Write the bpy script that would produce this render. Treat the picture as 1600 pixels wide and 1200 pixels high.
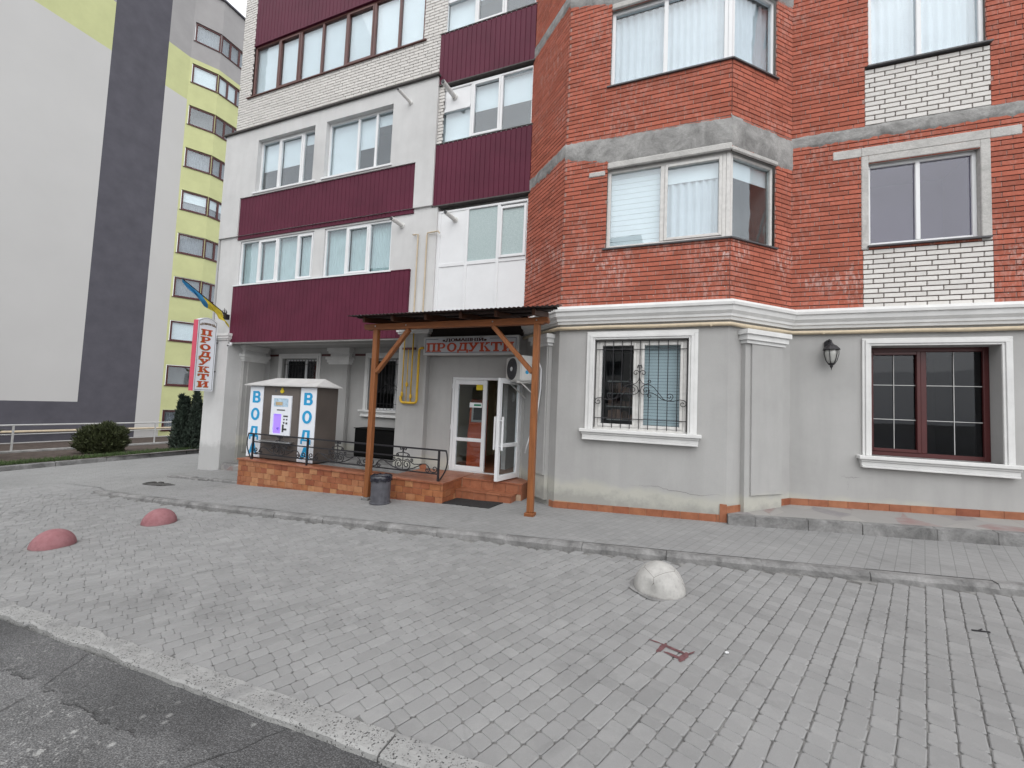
import bpy, bmesh, math, random
from mathutils import Vector, Matrix, noise
random.seed(7)
for o in list(bpy.data.objects): bpy.data.objects.remove(o, do_unlink=True)
SC = bpy.context.scene
COL = SC.collection
R = math.radians

# ------------------------------------------------------------------ camera
CAMZ = 1.585
yaw, pitch, roll = R(21.1725), R(3.0558), R(2.3844)
fwd = Vector((-math.sin(yaw)*math.cos(pitch), math.cos(yaw)*math.cos(pitch), math.sin(pitch)))
r0 = Vector((math.cos(yaw), math.sin(yaw), 0)); u0 = r0.cross(fwd)
rt = r0*math.cos(roll)+u0*math.sin(roll); up = -r0*math.sin(roll)+u0*math.cos(roll)
cam_d = bpy.data.cameras.new('camera'); cam = bpy.data.objects.new('camera', cam_d); COL.objects.link(cam)
cam_d.sensor_width = 36; cam_d.lens = 14.4; cam_d.clip_start = 0.05; cam_d.clip_end = 1500
M = Matrix((rt, up, -fwd)).transposed().to_4x4(); M.translation = (0, 0, CAMZ)
cam.matrix_world = M; SC.camera = cam

# ------------------------------------------------------------------ sky, sun, exposure
SUN_EL, SUN_AZ = R(50), R(158)          # azimuth clockwise from +Y: behind the camera, a little to the right
W = bpy.data.worlds.new('World'); SC.world = W; W.use_nodes = True
wn = W.node_tree.nodes; wl = W.node_tree.links
sky = wn.new('ShaderNodeTexSky'); sky.sky_type = 'NISHITA'; sky.sun_disc = False
sky.sun_elevation = SUN_EL; sky.sun_rotation = SUN_AZ; sky.air_density = 1.0; sky.dust_density = 4.0; sky.ozone_density = 1.0
hs = wn.new('ShaderNodeHueSaturation'); hs.inputs['Saturation'].default_value = 0.16
bg = wn['Background']; bg.inputs['Strength'].default_value = 0.15
cloud = wn.new('ShaderNodeMix'); cloud.data_type = 'RGBA'; cloud.inputs[0].default_value = .72      # even overcast over the clear-sky model
cloud.inputs[7].default_value = (6.6, 6.75, 7.0, 1)
wl.new(sky.outputs[0], hs.inputs['Color']); wl.new(hs.outputs[0], cloud.inputs[6]); wl.new(cloud.outputs[2], bg.inputs['Color'])
sun_d = bpy.data.lights.new('sun', 'SUN'); sun_d.energy = .7; sun_d.angle = R(90); sun_d.color = (1, 0.98, 0.95)
sun = bpy.data.objects.new('sun', sun_d); COL.objects.link(sun)
sd = Vector((math.sin(SUN_AZ)*math.cos(SUN_EL), math.cos(SUN_AZ)*math.cos(SUN_EL), math.sin(SUN_EL)))
sun.rotation_euler = sd.to_track_quat('Z', 'Y').to_euler(); sun.location = (0, -10, 20)
SC.view_settings.view_transform = 'Standard'; SC.view_settings.look = 'None'
SC.view_settings.exposure = 0.68; SC.view_settings.gamma = 1
SC.cycles.max_bounces = 8; SC.cycles.diffuse_bounces = 3; SC.cycles.glossy_bounces = 3; SC.cycles.transparent_max_bounces = 12

# ------------------------------------------------------------------ materials
def lin(r, g=None, b=None):
    f = lambda c: c/255/12.92 if c/255 <= .04045 else ((c/255+.055)/1.055)**2.4
    return (f(r), f(g if g is not None else r), f(b if b is not None else r))

class N:
    def __init__(s, name):
        s.m = bpy.data.materials.new(name); s.m.use_nodes = True
        s.t = s.m.node_tree; s.n = s.t.nodes; s.l = s.t.links
        s.b = s.n['Principled BSDF']; s.out = s.n['Material Output']; s._pos = None
    def pos(s):
        if s._pos is None: s._pos = s.n.new('ShaderNodeNewGeometry')
        return s._pos.outputs['Position']
    def geo(s): s.pos(); return s._pos
    def vscale(s, sc, src=None):
        m = s.n.new('ShaderNodeVectorMath'); m.operation = 'MULTIPLY'; m.inputs[1].default_value = sc
        s.l.new(src or s.pos(), m.inputs[0]); return m.outputs[0]
    def noise(s, scale, detail=4, rough=.6, vec=None, dist=0):
        x = s.n.new('ShaderNodeTexNoise'); x.inputs['Scale'].default_value = scale; x.inputs['Detail'].default_value = detail
        x.inputs['Roughness'].default_value = rough; x.inputs['Distortion'].default_value = dist
        s.l.new(vec or s.pos(), x.inputs['Vector']); return x.outputs['Fac']
    def voro(s, scale, feat='F1', vec=None, out='Distance'):
        x = s.n.new('ShaderNodeTexVoronoi'); x.feature = feat; x.inputs['Scale'].default_value = scale
        s.l.new(vec or s.pos(), x.inputs['Vector']); return x.outputs[out]
    def ramp(s, fac, a, b, ca=0., cb=1.):
        x = s.n.new('ShaderNodeMapRange'); x.inputs[1].default_value = a; x.inputs[2].default_value = b
        x.inputs[3].default_value = ca; x.inputs[4].default_value = cb; x.clamp = True
        s.l.new(fac, x.inputs[0]); return x.outputs[0]
    def math(s, op, a, b=None):
        x = s.n.new('ShaderNodeMath'); x.operation = op
        for i, v in enumerate((a, b)):
            if v is None: continue
            if isinstance(v, (int, float)): x.inputs[i].default_value = v
            else: s.l.new(v, x.inputs[i])
        return x.outputs[0]
    def mix(s, fac, a, b, blend='MIX'):
        x = s.n.new('ShaderNodeMix'); x.data_type = 'RGBA'; x.blend_type = blend
        for i, v in ((0, fac), (6, a), (7, b)):
            if isinstance(v, (int, float)): x.inputs[i].default_value = v
            elif isinstance(v, tuple): x.inputs[i].default_value = (*v[:3], 1)
            else: s.l.new(v, x.inputs[i])
        return x.outputs[2]
    def rnd(s):
        oi = s.n.new('ShaderNodeObjectInfo'); g = s.geo()
        return s.math('FRACT', s.math('ADD', oi.outputs['Random'], g.outputs['Random Per Island']))
    def col(s, c):
        if isinstance(c, tuple): s.b.inputs['Base Color'].default_value = (*c[:3], 1)
        else: s.l.new(c, s.b.inputs['Base Color'])
        return s
    def rough(s, r, spec=None, metal=None):
        if isinstance(r, (int, float)): s.b.inputs['Roughness'].default_value = r
        else: s.l.new(r, s.b.inputs['Roughness'])
        if spec is not None: s.b.inputs['Specular IOR Level'].default_value = spec
        if metal is not None: s.b.inputs['Metallic'].default_value = metal
        return s
    def bump(s, h, strength=.3, dist=.01):
        x = s.n.new('ShaderNodeBump'); x.inputs['Strength'].default_value = strength; x.inputs['Distance'].default_value = dist
        s.l.new(h, x.inputs['Height']); s.l.new(x.outputs[0], s.b.inputs['Normal']); return s

def sc(c, k): return tuple(min(1, v*k) for v in c)
def simple(name, c, rough=.6, var=.12, vs=6., bump=.1, bs=90., spec=.4, metal=None, isl=0.):
    n = N(name)
    k = n.ramp(n.noise(vs, 5), .3, .7)
    cc = n.mix(k, sc(c, 1-var), sc(c, 1+var))
    if isl:
        cc = n.mix(n.rnd(), n.mix(1.0, cc, (1-isl,)*3, 'MULTIPLY'), n.mix(1.0, cc, (1+isl,)*3, 'MULTIPLY'))
    n.col(cc); n.rough(rough, spec, metal)
    if bump: n.bump(n.noise(bs, 4), bump, .004)
    return n.m

def plaster(name, c, stain=.25, patch=.45):
    n = N(name)
    big = n.ramp(n.noise(.9, 6, .65), .35, .7)
    streak = n.ramp(n.noise(1.0, 5, .6, n.vscale((5, 5, .55))), .45, .8)
    cc = n.mix(big, sc(c, 1.05), sc(c, .90))
    cc = n.mix(n.math('MULTIPLY', streak, stain), cc, sc(c, .72))
    fine = n.noise(260, 2)
    cc = n.mix(n.ramp(fine, .35, .7), cc, n.mix(1.0, cc, (.9, .9, .9), 'MULTIPLY'))
    # yellowed repair patch and grime low down on the wall
    z = n.n.new('ShaderNodeSeparateXYZ'); n.l.new(n.pos(), z.inputs[0])
    low = n.math('ADD', n.ramp(z.outputs['Z'], .25, .75, 1, 0), n.math('MULTIPLY', n.noise(1.3, 3), .9))
    cc = n.mix(n.math('MULTIPLY', n.ramp(low, 1.05, 1.25), patch), cc, sc((.62, .61, .50), c[0]/.5))
    splash = n.math('MULTIPLY', n.ramp(n.math('ADD', z.outputs['Z'], n.math('MULTIPLY', n.noise(5, 5, .7), -.55)), .02, -.16), .5)
    cc = n.mix(splash, cc, sc(c, .5))
    n.col(cc).rough(.92, .2)
    n.bump(n.noise(190, 3), .35, .006)
    return n.m

def brick_mat(name, c, eff):
    n = N(name); r = n.rnd(); v = .17 if eff else .06
    cc = n.mix(r, sc(c, 1-v), sc(c, 1+v))
    k = .8 if eff else .93
    cc = n.mix(n.ramp(n.noise(28, 5), .35, .75), cc, n.mix(1.0, cc, (k, k*.98, k*.96), 'MULTIPLY'))
    if eff:
        z = n.n.new('ShaderNodeSeparateXYZ'); n.l.new(n.pos(), z.inputs[0])
        zone = n.math('MULTIPLY', n.ramp(z.outputs['Z'], 3.3, 3.7, .2, 1), n.ramp(z.outputs['Z'], 4.1, 4.7, 1, .1))
        m1 = n.ramp(n.noise(1.3, 4, .6), .42, .72)
        m2 = n.ramp(n.noise(7, 5, .7, n.vscale((3.0, 3.0, 1.1))), .48, .62)
        m = n.math('MULTIPLY', n.math('MULTIPLY', m1, m2), n.math('ADD', n.math('MULTIPLY', zone, .65), .2))
        cc = n.mix(m, cc, (.62, .55, .52))
        m3 = n.ramp(n.voro(9), .10, .04)                                   # mortar smears
        cc = n.mix(n.math('MULTIPLY', m3, n.ramp(n.noise(2.2, 2), .52, .6)), cc, (.45, .42, .39))
    n.col(cc).rough(.88, .25).bump(n.noise(150, 4), .4, .004)
    return n.m

def wood_mat(name, c, axis):
    n = N(name)
    tc = n.n.new('ShaderNodeTexCoord'); s = [14, 14, 14]; s[axis] = .9
    v = n.vscale(tuple(s), tc.outputs['Object'])
    g = n.noise(2.2, 6, .65, v, 1.2)
    cc = n.mix(n.ramp(g, .3, .7), sc(c, .62), sc(c, 1.2))
    k = n.ramp(n.voro(3.1, 'F1'), .05, .02)
    cc = n.mix(k, cc, sc(c, .25))
    n.col(cc).rough(.5, .4).bump(g, .2, .003)
    return n.m

def paver_mat(name, c, shader_pattern=False):
    n = N(name)
    cc = n.mix(n.rnd(), sc(c, .92), sc(c, 1.07)) if not shader_pattern else c
    cc = n.mix(n.math('MULTIPLY', n.ramp(n.noise(1.9, 5, .7, None, .8), .56, .72), .55), cc, sc(c, .62))          # old oil and tyre stains
    cc = n.mix(n.ramp(n.noise(.7, 6, .6), .35, .7), cc, n.mix(1.0, cc, (.84, .84, .84), 'MULTIPLY'))
    cc = n.mix(n.ramp(n.noise(5.5, 4, .7), .5, .8), cc, n.mix(1.0, cc, (1.16, 1.16, 1.15), 'MULTIPLY'))
    cc = n.mix(n.ramp(n.noise(420, 2), .3, .75), n.mix(1.0, cc, (.86, .86, .86), 'MULTIPLY'), n.mix(1.0, cc, (1.1, 1.1, 1.1), 'MULTIPLY'))
    h = n.noise(300, 3)
    if shader_pattern:
        a = R(24)
        mp = n.n.new('ShaderNodeMapping'); mp.inputs['Rotation'].default_value = (0, 0, R(66)*-1)
        n.l.new(n.pos(), mp.inputs['Vector'])
        bt = n.n.new('ShaderNodeTexBrick'); bt.inputs['Scale'].default_value = 1.0
        bt.inputs['Brick Width'].default_value = .16; bt.inputs['Row Height'].default_value = .11
        bt.inputs['Mortar Size'].default_value = .004; bt.inputs['Mortar Smooth'].default_value = .35
        bt.inputs['Color1'].default_value = (.95, .95, .95, 1); bt.inputs['Color2'].default_value = (1.03, 1.03, 1.03, 1); bt.inputs['Mortar'].default_value = (.70, .70, .69, 1)
        bt.offset = .42; bt.squash = .6; bt.squash_frequency = 3
        n.l.new(mp.outputs[0], bt.inputs['Vector'])
        cc = n.mix(.85, cc, bt.outputs['Color'], 'MULTIPLY')
        n.bump(n.math('SUBTRACT', n.math('MULTIPLY', h, .15), bt.outputs['Fac']), .3, .006)
    else:
        n.bump(h, .4, .004)
    n.col(cc).rough(.9, .25)
    return n.m

def glass_mat(name, tint=(.9, .94, .95), refl=1.0):
    n = N(name); n.n.remove(n.b)
    tr = n.n.new('ShaderNodeBsdfTransparent'); tr.inputs[0].default_value = (*tint, 1)
    gl = n.n.new('ShaderNodeBsdfGlossy'); gl.inputs['Roughness'].default_value = .015; gl.inputs['Color'].default_value = (.95, .97, 1, 1)
    lw = n.n.new('ShaderNodeLayerWeight'); lw.inputs['Blend'].default_value = .5
    bp = n.n.new('ShaderNodeBump'); bp.inputs['Strength'].default_value = .05; bp.inputs['Distance'].default_value = .02
    n.l.new(n.noise(1.6, 2), bp.inputs['Height']); n.l.new(bp.outputs[0], gl.inputs['Normal'])
    f = n.math('ADD', n.math('MULTIPLY', n.math('POWER', lw.outputs['Facing'], 4.0), .85), .075*refl)      # Schlick, the same from both sides
    mx = n.n.new('ShaderNodeMixShader'); n.l.new(f, mx.inputs[0]); n.l.new(tr.outputs[0], mx.inputs[1]); n.l.new(gl.outputs[0], mx.inputs[2])
    n.l.new(mx.outputs[0], n.out.inputs['Surface']); return n.m

def asphalt_mat():
    n = N('asphalt'); c = (.108, .108, .109)
    cc = n.mix(n.ramp(n.noise(.8, 6, .65), .35, .68), sc(c, .75), sc(c, 1.45))
    ag = n.ramp(n.voro(110, out='Distance'), .15, .6)
    cc = n.mix(ag, n.mix(1.0, cc, (1.5, 1.5, 1.5), 'MULTIPLY'), n.mix(1.0, cc, (.75, .75, .75), 'MULTIPLY'))
    sp = n.ramp(n.voro(7.5), .16, .08)                                   # scattered cement splashes
    sp = n.math('MULTIPLY', sp, n.ramp(n.noise(1.1, 4, .6), .48, .58))
    cc = n.mix(n.math('MULTIPLY', sp, .42), cc, (.42, .42, .41))
    sp2 = n.math('MULTIPLY', n.ramp(n.noise(38, 3, .7), .56, .64), n.ramp(n.noise(1.7, 3), .50, .60))
    cc = n.mix(n.math('MULTIPLY', sp2, .42), cc, (.40, .40, .39))
    sy = n.n.new('ShaderNodeSeparateXYZ'); n.l.new(n.pos(), sy.inputs[0])                      # older, paler asphalt beyond an irregular seam
    yy = n.math('ADD', sy.outputs['Y'], n.math('MULTIPLY', n.math('SUBTRACT', n.noise(2.2, 5, .65), .5), .34))
    cc = n.mix(n.ramp(yy, 1.40, 1.46), n.mix(1.0, cc, (1.42, 1.42, 1.41), 'MULTIPLY'), cc)
    seam = n.math('MULTIPLY', n.ramp(n.math('ABSOLUTE', n.math('SUBTRACT', yy, 1.43)), .010, .005), n.ramp(n.noise(3.5, 3), .44, .52))
    wob = n.n.new('ShaderNodeTexNoise'); wob.inputs['Scale'].default_value = 1.4; wob.inputs['Detail'].default_value = 6; n.l.new(n.pos(), wob.inputs['Vector'])
    e = n.voro(.55, 'DISTANCE_TO_EDGE', n.mix(.35, n.pos(), wob.outputs['Color'], 'ADD'))
    cr = n.ramp(n.math('ADD', e, n.math('MULTIPLY', n.noise(9, 3), .02)), .016, .010)
    cr = n.math('MAXIMUM', n.math('MULTIPLY', cr, n.ramp(n.noise(1.3, 2), .5, .56)), seam)
    cc = n.mix(n.math('MULTIPLY', cr, .45), cc, (.03, .03, .03))
    n.col(cc).rough(.92, .2).bump(n.math('SUBTRACT', n.voro(120), n.math('MULTIPLY', cr, 2.0)), .7, .01)
    return n.m

def strip_mat():
    n = N('worn_kerb_strip'); c = (.315, .315, .308)
    cc = n.mix(n.ramp(n.noise(6, 5), .35, .7), sc(c, .85), sc(c, 1.1))
    d = n.math('MAXIMUM', n.math('MULTIPLY', n.ramp(n.voro(62), .32, .20), n.ramp(n.noise(16, 3), .42, .55)), n.math('MULTIPLY', n.ramp(n.voro(140), .30, .2), n.ramp(n.noise(22, 3), .5, .56)))
    cc = n.mix(d, cc, (.085, .085, .085))
    d2 = n.ramp(n.noise(3.5, 4), .56, .66); cc = n.mix(n.math('MULTIPLY', d2, .5), cc, (.2, .2, .2))
    n.col(cc).rough(.92, .2).bump(n.math('SUBTRACT', n.noise(60, 4), d), .8, .008)
    return n.m

def concrete_mat(name, c, dark=.5):
    n = N(name)
    cc = n.mix(n.ramp(n.noise(3.2, 7, .7, None, .6), .35, .68), sc(c, dark), sc(c, 1.15))
    cc = n.mix(n.ramp(n.noise(40, 4), .3, .7), cc, n.mix(1.0, cc, (.85, .85, .85), 'MULTIPLY'))
    n.col(cc).rough(.93, .2).bump(n.noise(22, 6, .7), .6, .02)
    return n.m

def tile_mat(name, cols):
    n = N(name); r = n.rnd()
    rp = n.n.new('ShaderNodeValToRGB'); rp.color_ramp.interpolation = 'LINEAR'
    el = rp.color_ramp.elements
    while len(el) < len(cols): el.new(.5)
    for i, c in enumerate(cols): el[i].position = i/(len(cols)-1); el[i].color = (*c, 1)
    n.l.new(r, rp.inputs[0])
    cc = n.mix(n.ramp(n.noise(9, 4, .6), .35, .7), rp.outputs[0], n.mix(1.0, rp.outputs[0], (.72, .66, .62), 'MULTIPLY'))
    n.col(cc).rough(.45, .4).bump(n.noise(60, 3), .15, .004)
    return n.m

def terrazzo_slab_mat():
    n = N('terrace_paving')
    c = n.voro(2.6, out='Color', vec=n.vscale((1.2, .75, 1)))
    s = n.n.new('ShaderNodeSeparateColor'); n.l.new(c, s.inputs[0])
    rp = n.n.new('ShaderNodeValToRGB'); rp.color_ramp.interpolation = 'CONSTANT'; el = rp.color_ramp.elements
    for p_, cl in ((.0, (.27, .262, .252)), (.30, (.25, .175, .168)), (.55, (.30, .29, .275)), (.8, (.21, .20, .205))):
        e = el.new(p_) if p_ else el[0]; e.color = (*cl, 1)
    n.l.new(s.outputs[0], rp.inputs[0])
    edge = n.ramp(n.voro(2.6, 'DISTANCE_TO_EDGE', n.vscale((1.2, .75, 1))), .012, .03)
    cc = n.mix(edge, (.26, .25, .24), rp.outputs[0])
    cc = n.mix(n.ramp(n.noise(5, 5), .4, .75), cc, (.28, .27, .262))
    n.col(cc).rough(.8, .3).bump(n.noise(40, 4), .3, .005); return n.m

MT = {}
MT['plaster'] = plaster('grey_plaster', (.415, .411, .402), .32)
MT['plaster_up'] = plaster('pale_plaster', (.62, .62, .615), .25, 0.)
MT['trim'] = simple('white_stucco_trim', (.66, .66, .65), .8, .07, 4, .15, 120, .25)
MT['red'] = brick_mat('red_brick', (.405, .122, .080), True)
MT['white'] = brick_mat('white_brick', (.67, .655, .63), False)
MT['mortar_dark'] = simple('dark_joint_mortar', (.10, .075, .07), .95, .2, 20, 0, spec=.1)
MT['mortar_pink'] = simple('pale_joint_mortar', (.36, .22, .19), .95, .25, 12, .3, 100, spec=.1)
MT['mortar_grey'] = simple('grey_joint_mortar', (.105, .10, .097), .95, .2, 20, 0, spec=.1)
MT['concrete'] = concrete_mat('rough_concrete', (.36, .355, .345), .55)
MT['concrete_light'] = concrete_mat('pale_concrete', (.52, .51, .49), .85)
MT['kerb'] = concrete_mat('kerb_concrete', (.275, .272, .268), .5)
MT['maroon'] = simple('maroon_sheet', (.100, .018, .038), .5, .14, 1.2, .06, 8, .16)
MT['pvc'] = simple('white_pvc', (.74, .75, .76), .35, .03, 3, 0, spec=.45)
MT['pvc_old'] = simple('weathered_pvc', (.60, .59, .57), .5, .10, 14, .1, 60, spec=.4)
MT['brown_frame'] = simple('brown_pvc', (.11, .045, .038), .4, .1, 5, 0)
MT['dark_frame'] = simple('mahogany_pvc', (.075, .018, .018), .35, .1, 5, 0)
MT['glass'] = glass_mat('window_glass')
MT['glass_dark'] = glass_mat('dark_window_glass', (.55, .56, .58), .35)
MT['glass_violet'] = glass_mat('violet_tinted_glass', (.72, .70, .80), .9)
MT['room'] = simple('dim_room', (.20, .19, .185), .9, .2, 1, 0, spec=.1)
MT['sheer'] = simple('sheer_curtain', (.66, .675, .71), .9, .06, 3, 0, spec=.1)
MT['grey_sheer'] = simple('grey_curtain', (.27, .27, .30), .9, .15, 3, 0, spec=.1)
MT['teal'] = simple('pale_green_curtain', (.50, .60, .60), .9, .08, 3, 0, spec=.1)
MT['roller'] = simple('white_roller_blind', (.84, .86, .88), .8, .03, 3, 0, spec=.1)
MT['grey_blind'] = simple('blue_grey_blind', (.58, .65, .68), .7, .05, 3, 0, spec=.2)
MT['frost'] = N('frosted_film').col((.40, .47, .47)).rough(.35, .4).m
_n = N('frosted_film_mottled'); _n.col(_n.mix(_n.ramp(_n.noise(55, 3), .35, .65), (.33, .42, .42), (.46, .54, .54))).rough(.3, .45); MT['frost'] = _n.m
MT['iron'] = simple('black_wrought_iron', (.018, .017, .020), .5, .2, 20, .1, 150, .4)
MT['wood_x'] = wood_mat('stained_wood_x', (.235, .080, .026), 0)
MT['wood_z'] = wood_mat('stained_wood_z', (.255, .092, .030), 2)
MT['roof_sheet'] = simple('dark_brown_sheet', (.035, .022, .022), .5, .15, 4, 0)
MT['rafter'] = wood_mat('dark_stained_rafter', (.075, .028, .014), 1)
MT['underside'] = simple('dark_batten_and_gap_shade', (.022, .014, .012), .8, .2, 4, 0)
MT['tile'] = tile_mat('clinker_tile', [(.24, .07, .036), (.38, .155, .065), (.30, .10, .05), (.47, .24, .115), (.28, .09, .045)])
MT['tile_plain'] = tile_mat('terracotta_tile', [(.27, .095, .052), (.35, .14, .075), (.30, .11, .06)])
MT['tile_skirt'] = tile_mat('orange_skirting_tile', [(.26, .085, .045), (.37, .155, .08), (.30, .105, .055)])
MT['grout'] = simple('tile_grout', (.42, .30, .21), .95, .1, 20, .1)
MT['paver'] = paver_mat('grey_paver', (.275, .275, .273))
MT['paver_far'] = paver_mat('grey_paving_far', (.275, .275, .273), True)
_n = N('joint_sand'); _n.col(_n.mix(_n.ramp(_n.noise(9, 5, .7), .42, .62), (.12, .118, .115), (.26, .258, .25))).rough(.97, .1).bump(_n.noise(120, 3), .5, .004); MT['joint'] = _n.m
MT['asphalt'] = asphalt_mat()
MT['strip'] = strip_mat()
MT['terrace'] = terrazzo_slab_mat()
MT['steel_brown'] = simple('taupe_steel', (.112, .095, .085), .42, .16, 1.6, .03, 40, .4)
MT['roof_white'] = simple('white_steel', (.50, .495, .485), .5, .12, 3, .03, 40)
MT['white_print'] = simple('white_panel', (.76, .79, .84), .35, .02, 3, 0)
MT['blue_print'] = simple('blue_letters', (.012, .31, .60), .4, .04, 4, 0)
MT['red_print'] = simple('red_letters', (.50, .070, .025), .45, .08, 8, 0)
MT['dark_print'] = simple('dark_letters', (.06, .022, .016), .5, .05, 8, 0)
MT['gold_print'] = simple('gold_letters', (.34, .24, .06), .5, .1, 8, 0)
MT['sign_grey'] = simple('sign_panel', (.50, .51, .54), .45, .04, 3, 0)
MT['black'] = simple('black_sheet_metal', (.006, .006, .006), .7, .2, 4, .05, 60, .12)
MT['yellow_pipe'] = simple('yellow_gas_paint', (.60, .37, .025), .42, .12, 9, .08)
MT['cream_pipe'] = simple('cream_pipe_paint', (.55, .46, .33), .5, .12, 8, .05)
MT['grey_plastic'] = simple('grey_plastic', (.085, .085, .098), .55, .25, 10, .1, 60)
MT['bag'] = simple('black_bag', (.012, .012, .020), .25, .2, 12, .6, 18, .6)
MT['rubber'] = simple('black_rubber_mat', (.022, .022, .023), .9, .3, 30, .8, 160)
MT['pink'] = None
MT['ac_white'] = simple('ac_casing', (.64, .64, .62), .5, .05, 4, 0)
MT['ac_dark'] = simple('ac_fan_grey', (.06, .06, .065), .6, .1, 4, 0)
MT['chrome'] = simple('brushed_steel', (.55, .55, .55), .3, .05, 8, 0, metal=1.0)
MT['orange_plastic'] = simple('orange_terminal', (.66, .10, .025), .45, .05, 4, 0)
MT['shop_wall'] = simple('cream_shop_wall', (.60, .56, .40), .85, .05, 3, 0)
MT['wall_light'] = simple('far_light_render', (.54, .532, .522), .92, .025, .4, .15, 60, .2)
MT['wall_dark'] = simple('dark_violet_render', (.098, .095, .112), .9, .12, 1.2, .2, 60, .2)
MT['wall_yellow'] = simple('yellow_green_render', (.53, .55, .29), .9, .06, 1.2, .2, 60, .2)
MT['wall_grey'] = simple('grey_render', (.34, .33, .33), .9, .06, 1.2, .2, 60, .2)
MT['soil'] = simple('bare_soil', (.085, .068, .06), .97, .4, 5, .8, 30, .1)
MT['galv'] = simple('pale_railing_paint', (.46, .46, .45), .5, .1, 4, 0)
MT['lantern_glass'] = simple('milky_lantern_glass', (.42, .42, .40), .25, .1, 20, 0)
_n = N('purple_lit_niche'); _n.col((.25, .2, .5)).rough(.4)
_n.b.inputs['Emission Color'].default_value = (.26, .11, 1.0, 1); _n.b.inputs['Emission Strength'].default_value = .55; MT['lit'] = _n.m
def leaf_mat(name, c):
    n = N(name); n.col(n.mix(n.rnd(), sc(c, .55), sc(c, 1.5))).rough(.6, .3); return n.m
MT['leaf_dark'] = leaf_mat('dark_thuja_needles', (.045, .054, .022))
MT['leaf_jun'] = leaf_mat('dark_juniper_needles', (.034, .048, .036))
MT['grass'] = leaf_mat('grass_blades', (.060, .095, .032))
MT['bark'] = simple('bark', (.08, .055, .04), .9, .3, 12, .5)

# ------------------------------------------------------------------ mesh helpers
OFF = {}
BA = R(42.575); CB, SB = math.cos(BA), math.sin(BA)
class Fr:                                     # vertical wall frame: u along the wall, d outwards, z up
    def __init__(s, ox, oy, ux, uy): s.o = (ox, oy); s.u = (ux, uy); s.n = (uy, -ux)
    def p(s, u, d, z): return (s.o[0]+s.u[0]*u+s.n[0]*d, s.o[1]+s.u[1]*u+s.n[1]*d, z)
def gz(x, y=0): return .042*max(-45, min(14, x))
def lot_z(x): return gz(x) - .075*max(0, min(1, (x+11.2)/2.4))

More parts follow.
